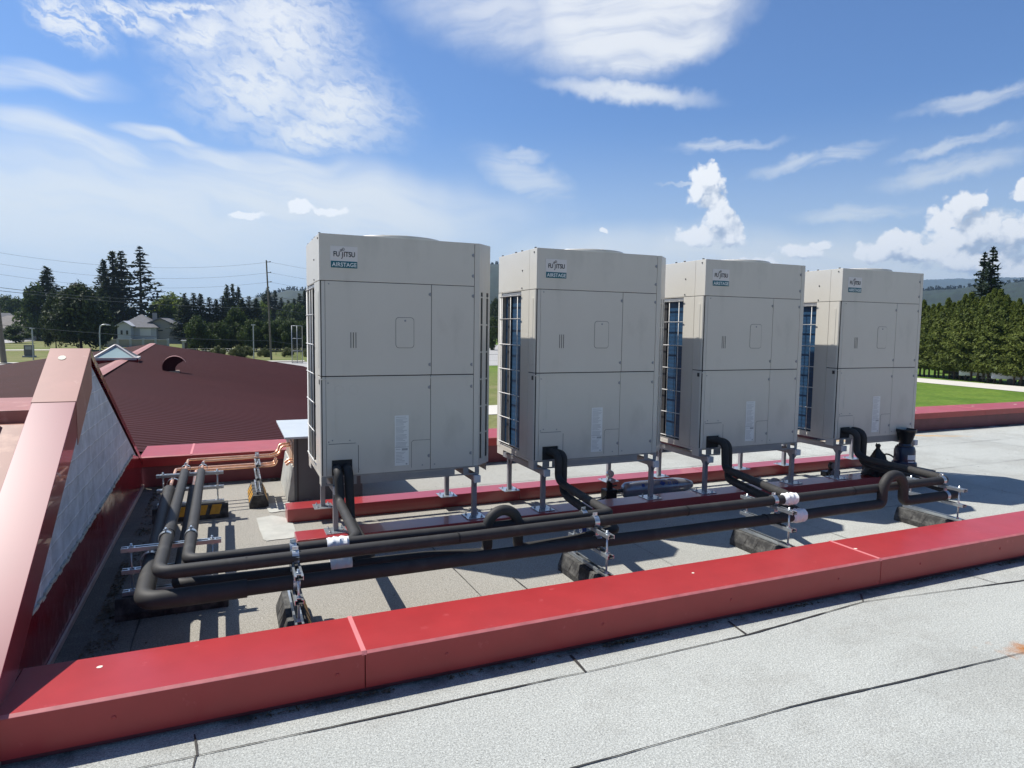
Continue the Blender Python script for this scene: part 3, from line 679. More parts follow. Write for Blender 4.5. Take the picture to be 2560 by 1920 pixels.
def make_stand():
    t=thing('steel_stand','x','steel stand')
    for x in (.095,1.105):
        mb=MB(); mb.box(x-.022,x+.022,-.03,.80,-.006,-.001); mb.box(x-.022,x-.018,-.03,.80,-.046,-.0065); mb.box(x+.018,x+.022,-.03,.80,-.046,-.0065); mb.build('rail',M['steel_grey'],t)
        mb=MB(); mb.box(x-.0245,x+.0245,-.048,-.022,-.052,.001); mb.build('end_cap',M['white_pl'],t,.003)
        for y in (.03,.70):
            mb=MB(); mb.box(x-.017,x+.017,y-.017,y+.017,RZ+.112,-.047); mb.build('leg',M['steel_grey'],t,.002)
            mb=MB(); mb.box(x-.072,x+.072,y-.075,y+.075,RZ+.1055,RZ+.1115); pl=mb.build('foot_plate',M['galv'],t,.001)
            for dx in (-.045,.045):
                for dy in (-.048,.048):
                    mb=MB(); mb.lathe([(.009,0),(.009,.008),(.004,.009),(.004,.018),(.0001,.018)],(x+dx,y+dy,RZ+.1115),6); mb.build('bolt',M['galv'],pl)
            mb=MB(); mb.prism([(y-.017,-.10),(y-.017,-.047),(y-.06,-.047)],'x',x-.003,x+.003); mb.prism([(y+.017,-.10),(y+.06,-.047),(y+.017,-.047)],'x',x-.003,x+.003); mb.build('gusset',M['steel_grey'],t)
    return t
st0=make_stand(); sts=[st0]+[copy_tree(st0) for _ in range(3)]
for u,x,l in zip(sts,UX,['first from the left, behind the twin black hoses','second from the left','third from the left, beside the lying gas cylinder','fourth from the left, farthest right']):
    u.location=(x,0,0); tag(u,'grey steel stand under the condenser unit '+l,'steel stand','steel stands under the condenser units')

# ------------------------------------------------------------------ pipe supports
def make_support(clamps,reflect=True,hi=True):
    t=thing('pipe_support','x','pipe support')
    mb=MB(); mb.prism([(-.075,0),(-.075,.035),(-.045,.108),(.045,.108),(.075,.035),(.075,0)],'x',-.265,.265); rb=mb.build('rubber_block',M['rubber'],t,.004)
    for s in (-1,1):
        for x0,x1 in ((-.20,-.13),(-.10,-.03),(.03,.10),(.13,.20)):
            a=(s*.0755,.037);b=(s*.0465,.106); k=MB(); y0=a[0];y1=b[0]
            k.add([(x0,y0*1.0+s*.0008,a[1]),(x1,y0+s*.0008,a[1]),(x1+.02,y1+s*.0008,b[1]),(x0+.02,y1+s*.0008,b[1]),(x0,y0-s*.004,a[1]),(x1,y0-s*.004,a[1]),(x1+.02,y1-s*.004,b[1]),(x0+.02,y1-s*.004,b[1])],[(0,1,2,3),(7,6,5,4),(0,4,5,1),(1,5,6,2),(2,6,7,3),(3,7,4,0)])
            k.build('reflector',M['yellow'] if (reflect is True or (reflect==2 and s>0)) else M['rubber'],rb)
    def strut(z,name='crossbar',x=.235):
        mb=MB(); mb.box(-x,x,-.0205,-.0175,z-.021,z); mb.box(-x,x,.0175,.0205,z-.021,z); mb.box(-x,x,-.0174,.0174,z-.021,z-.0185,1); mb.box(-x,x,-.0174,-.010,z-.0028,z); mb.box(-x,x,.010,.0174,z-.0028,z); mb.build(name,[M['galv'],M['dark_metal']],t)  # web coloured dark to stand for shade inside the channel slot
    strut(.132,'base_strut'); strut(.245); strut(.360)
    for x in (-.19,.19):
        mb=MB(); mb.tube([(x,0,.125),(x,0,.378)],.0058,8); mb.build('threaded_rod',M['galv'],t)
        for z in (.1355,.2205,.2475,.3355,.3625):
            mb=MB(); mb.lathe([(.0001,-.0035),(.011,-.0035),(.011,.0035),(.0001,.0035)],(x,0,z),6,0,'z',False); mb.box(x-.019,x+.019,-.019,.019,z-.0065,z-.0037) if z in (.2475,.3625,.1355) else None; mb.build('nut',M['galv'],t)
    for (x,z,r) in clamps:
        mb=MB(); P=[(x+(r+.002)*math.cos(R(a)),0,z+(r+.002)*math.sin(R(a))) for a in range(-60,241,15)]
        V=[];F=[]
        for p in P:
            for dy in (-.016,.016):
                for dr in (0,.0022):
                    d=Vector((p[0]-x,0,p[2]-z)).normalized(); V.append((p[0]+d.x*dr,dy,p[2]+d.z*dr))
        for i in range(len(P)-1):
            a=i*4;b=a+4; F+=[(a,a+2,b+2,b),(a+1,b+1,b+3,a+3),(a,b,b+1,a+1),(a+2,a+3,b+3,b+2)]
        mb.add(V,F); mb.box(x-.004,x+.004,-.014,.014,z+r+.002,z+r+.022); mb.tube([(x-.012,0,z+r+.013),(x+.012,0,z+r+.013)],.004,6); mb.build('pipe_clamp',M['galv'],t)
    return t
zA=-.040-RZ; zD=-.150-RZ
# local +x of a cross-run support points to world -y
S=[]
specs=[(-.28,-1.195,2,[(-.075,zA,.029),(.05,zA,.031),(-.075,zD,.029),(.085,zD,.036)],'nearest pipe support at left, its struts seen end on'),
       (1.393,-1.195,False,[(-.085,zA,.029),(.05,zA,.031),(.085,zD,.034)],'pipe support in front of the second unit, blue roll on its bar'),
       (2.765,-1.195,False,[(.05,zA,.031),(.075,zD,.034)],'pipe support in front of the third condenser unit beside two white tape wraps'),
       (4.46,-1.195,False,[(.05,zA,.031),(.085,zD,.034)],'rightmost pipe support, where the pipe runs end')]
for x,y,rf_,cl,l in specs:
    s=make_support(cl,rf_); s.location=(x,y,RZ); s.rotation_euler=(0,0,R(-90)); tag(s,l,'pipe support','pipe supports on rubber blocks'); S.append(s)
for y,l in ((-.70,'pipe support by the front corner bends on the left, mostly in shade'),(1.10,'pipe support by the bare pipe ends, its yellow reflector showing')):
    s=make_support([(-.115+.085,zA,.031),(.09,zA,.029),(-.105,zD,.042) if y<0 else (-.12,zD,.042)],y>0); s.location=(-.85,y,RZ); tag(s,l,'pipe support','pipe supports on rubber blocks')
s=make_support([(.06,zA-.004,.010),(-.02,zA-.004,.010),(-.10,zD,.010),(-.19+.02,zD,.010)],True); s.location=(-.352,1.49,RZ); s.rotation_euler=(0,0,R(-90)); tag(s,'pipe support under the bare copper pipes by the far parapet','pipe support','pipe supports on rubber blocks')
bt=thing('tape_roll','small blue roll resting on the pipe support in front of the second unit','tape roll',(1.44,-1.02,-.185))
mb=MB(); mb.lathe([(.016,-.014),(.027,-.014),(.027,.014),(.016,.014),(.016,-.014)],(0,0,.0275),20,0,'x'); mb.build('roll',M['blueink'],bt); mb=MB(); mb.lathe([(.0155,-.0145),(.020,-.0145),(.020,.0145),(.0155,.0145),(.0155,-.0145)],(0,0,.0275),16,0,'x'); mb.build('core',M['tape'],bt)

# ------------------------------------------------------------------ insulated pipes
def arch(x0,x1,y,z):
    r_=(x1-x0)/2; return [((x0+x1)/2-r_*math.cos(math.pi*k/10),y,z+r_*math.sin(math.pi*k/10)) for k in range(11)]
def pipe(label,segs,mats=('foam',),tapes=(),joints=(),name='insulated_pipe',group='black insulated refrigerant pipes'):
    t=thing(name,label,'pipe',segs[0][0][0])
    o=Vector(segs[0][0][0])
    for i,(pts,r,b) in enumerate(segs):
        Q=[Vector(pts[0])]
        for p in pts[1:]:
            p=Vector(p); a=Q[-1].copy(); L_=(p-a).length
            if L_>.9:
                n=int(L_/.45)
                for q in range(1,n): u_=q/n; v_=a.lerp(p,u_); v_.z+=random.uniform(-.0045,.0015); v_.y+=random.uniform(-.004,.004) if abs((p-a).x)>abs((p-a).y) else 0; v_.x+=random.uniform(-.003,.003) if abs((p-a).y)>abs((p-a).x) else 0; Q.append(v_)
            Q.append(p)
        mb=MB(); mb.tube([p-o for p in Q],r,20,b,nb=8); mb.build('insulation',M[mats[min(i,len(mats)-1)]],t)
    for a,b_,r in tapes:
        mb=MB(); a=Vector(a)-o;b_=Vector(b_)-o; n=9; P=[a.lerp(b_,k/n) for k in range(n+1)]
        V=[];F=[];seg=18;d=(b_-a).normalized();u=d.orthogonal().normalized();w=d.cross(u)
        for k,p in enumerate(P):
            for j in range(seg):
                an=2*math.pi*j/seg; rr=r*(1+.10*math.sin(k*2.1+j*.7)+.05*math.sin(j*2.3+k))*(0.9 if k in(0,n) else 1.08); V.append(p+(u*math.cos(an)+w*math.sin(an))*rr)
        for k in range(n):
            for j in range(seg): F.append((k*seg+j,k*seg+(j+1)%seg,(k+1)*seg+(j+1)%seg,(k+1)*seg+j))
        mb.add(V,F,0,True); mb.add(V[:seg],[tuple(range(seg))[::-1]]); mb.add(V[-seg:],[tuple(range(seg))]); mb.build('tape_wrap',M['tape'],t)
    for a,d,r in joints:
        mb=MB(); a=Vector(a)-o; d=Vector(d).normalized()*.004; mb.tube([a-d,a+d],r,20); mb.build('joint',M['foam_n'],t)
    return t
ZA=-.040;ZD=-.150
pipe('upper insulated pipe of the rear run, bending at left and rising to the second unit',
     [([(-.768,.97,ZA),(-.757,-1.118,ZA),(1.575,-1.118,ZA),(1.60,-1.02,ZA-.012),(1.735,-.22,-.085),(1.735,-.115,-.06),(1.735,-.115,.135),(1.70,.06,.135)],.029,.075)],
     tapes=[((-.115,-1.118,ZA),(-.005,-1.118,ZA),.034)],joints=[((-.80,0,0),(0,1,0),.001)][:0])
pipe('upper insulated pipe of the front run, from the left bend to the rightmost unit',
     [([(-.883,.98,ZA),(-.871,-1.248,ZA),(4.50,-1.248,ZA),(4.56,-1.18,ZA),(4.93,-.24,-.10),(4.93,-.115,-.07),(4.93,-.115,.145),(4.87,.06,.145)],.031,.08)],
     tapes=[((2.845,-1.248,ZA),(2.955,-1.258,ZA),.037)],joints=[((-.50,-1.248,ZA),(1,0,0),.0325),((2.05,-1.248,ZA),(1,0,0),.032),((-.873,-.64,ZA),(0,1,0),.0325),((.55,-1.248,ZA),(1,0,0),.0322),((3.5,-1.248,ZA),(1,0,0),.0322)])
pipe('lower insulated pipe of the rear run, ending in a raised loop near the second unit',
     [([(-.825,.90,ZD),(-.80,-1.125,ZD),(.40,-1.125,-.165),(.765,-1.125,-.190),*arch(.765,.955,-1.125,-.045),(.955,-1.125,-.190),(1.30,-1.125,-.18),(1.62,-1.125,ZD),(1.77,-.20,-.18),(1.785,-.10,-.15),(1.785,-.10,.125),(1.75,.06,.125)],.030,.05)],
     tapes=[((-.10,-1.125,ZD),(.01,-1.125,ZD),.036)])
pipe('thick lower insulated pipe of the front run, with a tall loop before the rightmost support',
     [([(-.985,.90,ZD),(-.93,-1.282,ZD),(-.50,-1.282,ZD)],.042,.09),
      ([(-.50,-1.282,ZD),(3.765,-1.282,ZD),*arch(3.765,3.985,-1.282,-.055),(3.985,-1.282,ZD),(4.60,-1.282,ZD),(4.66,-1.20,ZD),(5.03,-.22,-.17),(5.03,-.10,-.15),(5.03,-.10,.14),(4.98,.06,.14)],.035,.09)],
     tapes=[((2.885,-1.282,ZD),(3.00,-1.29,ZD),.042)],joints=[((1.08,-1.282,ZD),(1,0,0),.0358),((2.66,-1.282,ZD),(1,0,0),.0365)])
pipe('left one of the twin black hoses dropping from the leftmost unit',
     [([(.100,.07,.118),(.100,-.085,.118),(.102,-.13,-.09),(.048,-1.05,ZA+.004),(-.005,-1.118,ZA)],.029,.07)],mats=('foam',))
pipe('right one of the twin black hoses dropping from the leftmost unit, the one reaching lower',
     [([(.168,.07,.118),(.168,-.085,.118),(.170,-.13,-.21),(.125,-1.05,ZD),(.01,-1.125,ZD)],.030,.07)],mats=('foam',))
pipe('short upper branch pipe from the third unit to the white taped joint',
     [([(3.25,.06,.145),(3.33,-.115,.145),(3.335,-.13,-.085),(3.32,-.21,-.095),(2.965,-1.16,ZA),(2.91,-1.248,ZA)],.031,.07)],mats=('foam',))
pipe('short lower branch pipe from the third unit to the white taped joint below',
     [([(3.30,.06,.13),(3.385,-.10,.13),(3.39,-.11,-.18),(3.35,-.20,-.185),(3.03,-1.20,ZD),(2.95,-1.282,ZD)],.033,.07)],mats=('foam',))
# copper
def copper(label,pts,r=.0075,b=.03,m='copper'):
    t=thing('copper_pipe',label,'copper pipe',pts[0]); o=Vector(pts[0]); mb=MB(); mb.tube([Vector(p)-o for p in pts],r,10,b,nb=5); mb.build('tube',M[m],t); return t
copper('upper bare copper pipe farthest back, running to the box housing',[(-.883,.96,ZA),(-.885,1.50,ZA),(-.235,1.515,ZA),(-.185,1.56,ZA+.01),(-.16,1.60,.035),(-.06,1.60,.035)],.010)
copper('upper bare copper pipe in front, running to the box housing',[(-.768,.95,ZA),(-.765,1.40,ZA),(-.225,1.425,ZA),(-.175,1.46,ZA+.01),(-.15,1.50,.030),(-.06,1.50,.030)],.009)
copper('lower thick copper pipe, brightest of the four, ending short of the housing',[(-.985,.88,ZD),(-.99,1.68,ZD),(-.24,1.69,ZD),(-.20,1.72,ZD),(-.185,1.72,-.11)],.012)
copper('lower thick copper pipe in front, ending short of the housing',[(-.825,.88,ZD),(-.83,1.57,ZD),(-.24,1.58,ZD),(-.20,1.61,ZD),(-.185,1.61,-.11)],.012)
copper('short pale bent pipe end pointing down on the side of the housing',[(-.07,1.42,-.075),(-.10,1.42,-.075),(-.13,1.42,-.10)],.012,.02)
copper('short pale bent pipe end beside the other at the housing corner',[(-.07,1.36,-.085),(-.095,1.36,-.085),(-.125,1.36,-.11)],.012,.02)

# ------------------------------------------------------------------ housing box by the far parapet
t=thing('pipe_housing','tall grey sheet metal box with a pale flat lid beside the leftmost unit','pipe housing',(-.06,1.34,RZ))
mb=MB(); mb.box(0,.58,0,.80,0,.565); mb.build('body',M['box_front'],t,.002)
mb=MB(); mb.box(-.004,-.0005,.002,.80,.30,.56); mb.build('side_sheet',M['box_side'],t)
mb=MB(); mb.box(-.012,-.0045,.06,.34,.33,.50); mb.build('entry_plate',M['ply'],t,.002)
mb=MB(); mb.prism([(-.085,-.17),(.80,-.17),(.80,.90),(-.085,.90)],'z',.572,.590); mb.build('lid',M['lid'],t,.003)
mb=MB(); mb.prism([(-.06,0),(0,0),(0,.30),(-.014,.30)],'y',.0,.82); mb.build('membrane_upstand',M['membrane_new'],t,.004)
mb=MB(); mb.box(.02,.035,-.003,-.0005,0,.565); mb.build('corner_strip',M['dark_metal'],t)

# ------------------------------------------------------------------ tools and things on the roof
t=thing('gas_cylinder','silver gas cylinder lying between the sleepers behind the second unit','gas cylinder',(2.66,.42,RZ+.075))
mb=MB(); mb.lathe([(.0001,0),(.035,0),(.055,.012),(.072,.04),(.075,.07),(.075,.55),(.070,.62),(.056,.70),(.035,.76),(.0001,.79)],(0,0,0),32,0,'x'); mb.build('body',M['tank'],t)
mb=MB(); mb.tube([(-.10,0,0),(.01,0,0)],.016,12); mb.tube([(-.06,0,0),(-.06,-.05,.02)],.012,10); mb.lathe([(.0001,-.12),(.028,-.12),(.032,-.11),(.028,-.10),(.0001,-.10)],(0,0,0),12,0,'x'); mb.build('valve',M['dark_metal'],t)
mb=MB()
def onc(a0,a1,x0,x1,r=.0758,n=4):
    V=[];F=[]
    for k in range(n+1):
        a=R(a0+(a1-a0)*k/n)
        for x in (x0,x1): V.append((x,-r*math.sin(a),r*math.cos(a)))
    for k in range(n): F.append((2*k,2*k+1,2*k+3,2*k+2))
    mb.add(V,F)
V=[];r_=.0762
for (x,a) in ((.36,48),(.395,28),(.43,48),(.395,68)): V.append((x,-r_*math.sin(R(a)),r_*math.cos(R(a))))
mb.add(V,[(0,1,2,3)])
for x0 in (.455,.48,.507,.53,.552): onc(38,66,x0,x0+.008); 
for x0 in (.455,.507,.53): onc(60,66,x0,x0+.02)
onc(40,62,.17,.20); mb.build('blue_print',M['blueink'],t)
t=thing('regulator','chrome gauge regulator with black knobs standing by the lying cylinder','regulator',(2.54,.44,RZ))
mb=MB(); mb.box(-.06,.05,-.05,.05,0,.10); mb.tube([(0,0,.10),(0,0,.17)],.028,12); mb.build('body',M['blackpl'],t,.008)
mb=MB(); mb.lathe([(.0001,-.022),(.030,-.022),(.034,-.012),(.034,.008),(.0001,.010)],(0,0,.235),20,0,'y'); mb.lathe([(.0001,-.018),(.022,-.018),(.024,.006),(.0001,.006)],(.01,-.02,.178),18,0,'y'); mb.build('gauge',M['galv'],t)
mb=MB(); mb.tube([(.02,0,.12),(.075,0,.125)],.008,8); mb.tube([(-.05,-.04,.05),(-.10,-.06,.03),(-.14,-.02,.01)],.008,8,.02); mb.build('hose_stub',M['blackpl'],t)
t=thing('vacuum_pump','dark blue vacuum pump under a black bucket at the right end of the pipes','vacuum pump',(5.70,-.05,RZ+.145)); t.scale=(.82,.82,.98)
mb=MB(); mb.lathe([(.0001,0),(.135,0),(.138,.01),(.138,.075),(.120,.09),(.118,.20),(.105,.235),(.075,.25),(.07,.27),(.0001,.27)],(0,0,0),36); mb.build('body',M['navy'],t)
mb=MB(); mb.lathe([(.139,.03),(.1395,.03),(.1395,.06),(.139,.06)],(0,0,0),36); mb.lathe([(.085,.243),(.092,.243),(.092,.250),(.085,.250)],(0,0,0),24); mb.build('band',M['dark_metal'],t)
for (a0,a1,z0,z1) in ((-128,-75,.115,.165),(-125,-85,.085,.100)):
    mb=MB(); V=[]
    for k in range(7):
        a=R(a0+(a1-a0)*k/6)
        for z in (z0,z1): V.append((.1215*math.cos(a),.1215*math.sin(a),z))
    mb.add(V,[(2*k,2*k+2,2*k+3,2*k+1) for k in range(6)]); mb.build('sticker',M['label'],t)
t2=thing('bucket','black flared bucket standing on top of the blue pump','bucket',(5.70,-.05,RZ+.41)); t2.scale=(.84,.84,1.0)
mb=MB(); mb.lathe([(.0001,0),(.062,0),(.075,.03),(.105,.115),(.113,.125),(.113,.145),(.106,.148),(.100,.12),(.058,.01),(.0001,.01)],(0,0,0),32); mb.build('shell',M['blackpl'],t2)
mb=MB(); mb.box(5.40,5.97,-.20,.10,RZ+.107,RZ+.143); o=mb.build('board',M['board'],None,.003); tag(o,'dark board laid across the front sleeper under the blue pump','board')
# crumpled bag
V=[];F=[];rr=np.random.default_rng(5); rows=9; seg=22; jit=rr.normal(0,.013,(rows,seg))
prof=[(.15,0),(.165,.03),(.15,.08),(.118,.13),(.08,.18),(.045,.22),(.022,.25),(.032,.275),(.012,.29)]
for i,(r_,z) in enumerate(prof):
    for j in range(seg):
        a=2*math.pi*j/seg; q=r_*(1+.10*math.sin(3*a+i*.7))+jit[i,j]*(r_/.15); V.append((q*math.cos(a)+.02*math.sin(z*9),q*math.sin(a),z+abs(jit[i,j])*.4))
for i in range(rows-1):
    for j in range(seg): F.append((i*seg+j,i*seg+(j+1)%seg,(i+1)*seg+(j+1)%seg,(i+1)*seg+j))
mb=MB(); mb.add(V,F,0,True); o=mb.build('trash_bag',M['bag'],None,sharp=60); o.location=(5.32,-.03,RZ+.106); o.scale=(.78,.72,1.08); tag(o,'black crumpled plastic bag tied at the top beside the blue pump','bag')
def hose(label,pts,r=.008):
    mb=MB(); o=Vector(pts[0]); mb.tube([Vector(p)-o for p in pts],r,8,.06,nb=4); ob=mb.build('charging_hose',M['blackpl']); ob.location=o; return tag(ob,label,'hose','hoses between bag and pump')
def loop(c,r,n=14,tilt=0,z0=0): return [(c[0]+r*math.cos(2*math.pi*k/n),c[1]+r*.6*math.sin(2*math.pi*k/n),c[2]+r*.55*math.sin(2*math.pi*k/n+tilt)) for k in range(n+1)]
hose('thin black hose in a standing loop close to the bag',loop((5.49,.03,RZ+.20),.085,tilt=.3)); hose('thin black hose in a smaller loop touching the pump',loop((5.57,.02,RZ+.25),.07,tilt=.1)); hose('thin black hose lying almost flat below the two loops',loop((5.47,-.05,RZ+.16),.10,tilt=1.2),.007)
t=thing('manifold_gauge','two-dial gauge set hanging by the leg of the rightmost unit','gauge set',(5.17,.36,RZ+.03))
mb=MB(); mb.box(-.10,.10,-.03,.05,0,.055); mb.build('body',M['blackpl'],t,.008)
for dx,z in ((-.045,.12),(-.05,.045)):
    mb=MB(); mb.lathe([(.0001,-.03),(.034,-.03),(.038,-.02),(.038,.005),(.0001,.006)],(dx,-.03,z),24,0,'y'); dd=mb.build('dial',M['blackpl'],t); mb=MB(); mb.lathe([(.0001,-.0315),(.031,-.0315),(.031,-.0295)],(dx,-.03,z),24,0,'y'); mb.build('dial_face',M['rag'],dd)
# crumpled cloth strips between the sleepers
def cloth(label,x0,x1,y0,y1,seed,m,h=.025,nm='rag'):
    r_=np.random.default_rng(seed); nx,ny=22,12; V=[];F=[]
    for j in range(ny+1):
        for i in range(nx+1):
            u,v=i/nx,j/ny; z=RZ+.008+h*(.5+.5*math.sin(u*9+v*4+seed))*(.5+.5*math.sin(v*7-u*5))*(1 if 0<i<nx and 0<j<ny else .2)+r_.uniform(0,.003)
            V.append((x0+(x1-x0)*u+.03*math.sin(v*5+seed)+.01*r_.uniform(-1,1),y0+(y1-y0)*v+.02*math.sin(u*6),z))
    for j in range(ny):
        for i in range(nx): a=j*(nx+1)+i; F.append((a,a+1,a+nx+2,a+nx+1))
    mb=MB(); mb.add(V,F,0,True); o=mb.build(nm,m,None,sharp=80); sm=o.modifiers.new('thickness','SOLIDIFY'); sm.thickness=.003; return tag(o,label,'rag' if nm=='rag' else 'cardboard')
cloth('crumpled grey rag between the sleepers under the third unit',4.40,4.72,.36,.52,3,M['rag'],.035); cloth('flattened cardboard sheet between the sleepers',4.1,4.45,.42,.62,8,M['membrane_new'],.01,'cardboard_sheet')

# ------------------------------------------------------------------ maroon roofed building behind
bx=thing('low_building','long low building with a dark red ribbed metal roof behind the parapet','building',(-2.688,3.0,0),R(3.0))
# ridge z=0; local y runs away along the ridge
YL=34.9
def rib(side,k,ln,edge):
    mb=MB(); pitch=.18; n=int(YL/pitch); V=[];F=[]
    prof=[]
    y=0
    for i in range(n):
        y=i*pitch; prof+=[(y,0),(y+.12,0),(y+.135,.009),(y+.165,.009)]
    prof.append((n*pitch,0))
    for y,h in prof:
        V+= [(0,y,h-.0),(side*ln,y,h-k*ln)]
    for i in range(len(prof)-1): F.append((2*i,2*i+1,2*i+3,2*i+2))
    mb.add(V,F); return mb.build('roof_slope',M['ribbed'],bx)
rib(1,.168,8.2,0); rib(-1,.160,12.5,0)
mb=MB()
for s in (-1,1): mb.add([(0,0,.036),(s*.16,0,.036-.168*.16+.004),(s*.16,YL,.036-.168*.16+.004),(0,YL,.036)],[(0,1,2,3)])
mb.build('ridge_cap',M['cap_old'],bx)
mb=MB(); mb.add([(-12.3,0.05,-4.2),(8.0,0.05,-4.2),(8.0,.05,-1.38),(0,.05,-.03),(-12.3,.05,-2.0)],[(0,1,2,3,4)]); mb.add([(-12.3,YL-.3,-4.2),(8.0,YL-.3,-4.2),(8.0,YL-.3,-1.38),(0,YL-.3,-.03),(-12.3,YL-.3,-2.0)],[(4,3,2,1,0)])
mb.add([(8.0,.05,-4.2),(8.0,YL-.3,-4.2),(8.0,YL-.3,-1.38),(8.0,.05,-1.38)],[(0,1,2,3)]); mb.add([(-12.3,.05,-4.2),(-12.3,YL-.3,-4.2),(-12.3,YL-.3,-2.0),(-12.3,.05,-2.0)],[(3,2,1,0)])
mb.build('wall',M['maroon'],bx)
# pyramid skylight on the ridge
sk=bpy.data.objects.new('skylight',None); COL.objects.link(sk); sk.parent=bx; sk.location=(-.20,15.6,0)
w=.58;hh=.38; b0=.05
mb=MB(); mb.box(-w-.03,w+.03,-w-.03,w+.03,-.25,b0); mb.build('curb',M['maroon'],sk)
apex=(0,0,b0+hh); cs=[(-w,-w,b0),(w,-w,b0),(w,w,b0),(-w,w,b0)]
for i in range(4):
    mb=MB(); mb.add([cs[i],cs[(i+1)%4],apex],[(0,1,2)]); mb.build('pane',M['skyglass'],sk)
mb=MB()
for c_ in cs: mb.bar(c_,(0,0,b0+hh+.02),.07,.05)
for i in range(4): mb.bar(cs[i],cs[(i+1)%4],.09,.07)
mb.build('frame',M['skyframe'],sk)
# gooseneck vent hood
vt=bpy.data.objects.new('vent_hood',None); COL.objects.link(vt); vt.parent=bx; vt.location=(1.33,13.15,-.168*1.33); vt.scale=(.84,.84,.84)
mb=MB(); V=[];F=[]
arc=[(.10+.36*math.cos(R(a)) ,.14+.36*math.sin(R(a))) for a in range(180,39,-14)]
prof=[(-.26,-.05)]+[(x,z) for x,z in arc]
inner=[(.12,-.05),(.12,.14)]+[(.36,.26)]
mb.prism(prof+[(.33,.33),(.20,.25),(.12,.14),(.12,-.05)],'y',-.19,.19); mb.build('hood',M['ribbed'],vt)
mb=MB()
for a in range(180,33,-14):
    x,z=.10+.372*math.cos(R(a)),.14+.372*math.sin(R(a)); x2,z2=.10+.372*math.cos(R(a-14)),.14+.372*math.sin(R(a-14)); mb.bar((x,0,z),(x2,0,z2),.42,.012)
mb.build('hood_cover',M['cap_old'],vt)
mb=MB(); mb.box(-.36,.24,-.3,.3,-.10,.02); mb.build('flange',M['ply'],vt)

# ------------------------------------------------------------------ trees
def leaves(P,Nrm,size,rg,asp=1.6):
    n=len(P); a=rg.normal(size=(n,3)); a/=np.linalg.norm(a,axis=1)[:,None]
    if Nrm is not None: a=a*.8+Nrm; a/=np.linalg.norm(a,axis=1)[:,None]
    b=np.cross(a,rg.normal(size=(n,3))); b/=np.linalg.norm(b,axis=1)[:,None]; c=np.cross(a,b)
    s=(size*rg.uniform(.6,1.4,n))[:,None]
    V=np.stack([P-b*s*asp*.5,P+c*s*.38,P+b*s*asp*.5,P-c*s*.38],1).reshape(-1,3)
    return V,np.arange(4*n).reshape(n,4)
def trunk(h,r,parent,name='trunk',limbs=0,rg=None,hc=.3):
    mb=MB(); mb.tube([(0,0,-.3),(.03*h*.1,0,h*.4),(0,0,h)],r,8,0,r1=r*.25)
    for k in range(limbs):
        a=rg.uniform(0,6.28); z=h*rg.uniform(hc,.8); l=h*rg.uniform(.12,.3); mb.tube([(0,0,z),(math.cos(a)*l,math.sin(a)*l,z+l*.6)],r*.4,6,0,r1=r*.1)
    return mb.build(name,M['bark'],parent)
def broad(h,w,m,seed,leaf=.35,n=9000,hc=.25,lobes=26,dark=1):
    rg=np.random.default_rng(seed); t=thing('tree','x','tree')
    C=[];Rr=[]
    for k in range(lobes):
        a=rg.uniform(0,6.28); u=rg.uniform(.0,1); z=hc*h+(1-hc)*h*(.12+.76*u); rad=w/2*math.sin(min(1,.25+u*.9)*math.pi*.9)**.6*rg.uniform(.35,.8) if u<.95 else 0
        C.append((math.cos(a)*rad,math.sin(a)*rad,z)); Rr.append(w*rg.uniform(.11,.2))
    C=np.array(C);Rr=np.array(Rr); idx=rg.integers(0,lobes,n); d=rg.normal(size=(n,3)); d/=np.linalg.norm(d,axis=1)[:,None]
    rad=Rr[idx]*rg.uniform(.55,1.08,n)*(1+.25*np.sin(d[:,0]*7+idx)*np.sin(d[:,2]*6)); P=C[idx]+d*rad[:,None]
    V,F=leaves(P,d,leaf,rg); np_mesh('crown',V,F,m,t); trunk(h*.8,h*.022,t,limbs=7,rg=rg,hc=hc); return t
def conifer(h,w,m,seed,whorls=34,per=9,hc=.08,leaf=.4,droop=.25,sparse=1.,wob=.3,shape=1.,pts=13,vis_trunk=0):
    rg=np.random.default_rng(seed); t=thing('tree','x','tree'); P=[]
    for i in range(whorls):
        u=i/(whorls-1); z=h*(hc+(1-hc)*u); L=w/2*(1-u)**shape*(.45+.55*min(1,u*6+.3))*rg.uniform(.8,1.1)+.02*h*.3
        k=max(4,int(per*(1-u*.4)))
        for j in range(k):
            if rg.uniform()>sparse: continue
            a=2*math.pi*(j+rg.uniform())/k; l=L*rg.uniform(1-wob,1+wob*.55); nn=max(3,int(pts*l/(w/2)+3))
            for q in range(nn):
                f=(q+rg.uniform())/nn; f=f**.7; rr=l*f; s=.10*l*(1.1-f)+.05
                P.append((math.cos(a)*rr+rg.normal()*s,math.sin(a)*rr+rg.normal()*s,z-droop*l*f+.18*l*f*f+rg.normal()*s*.6))
    P=np.array(P); Nrm=np.tile(np.array([[0,0,.9]]),(len(P),1))
    V,F=leaves(P,Nrm,leaf,rg,2.0); np_mesh('crown',V,F,m,t); trunk(h*.97,h*.016,t); return t
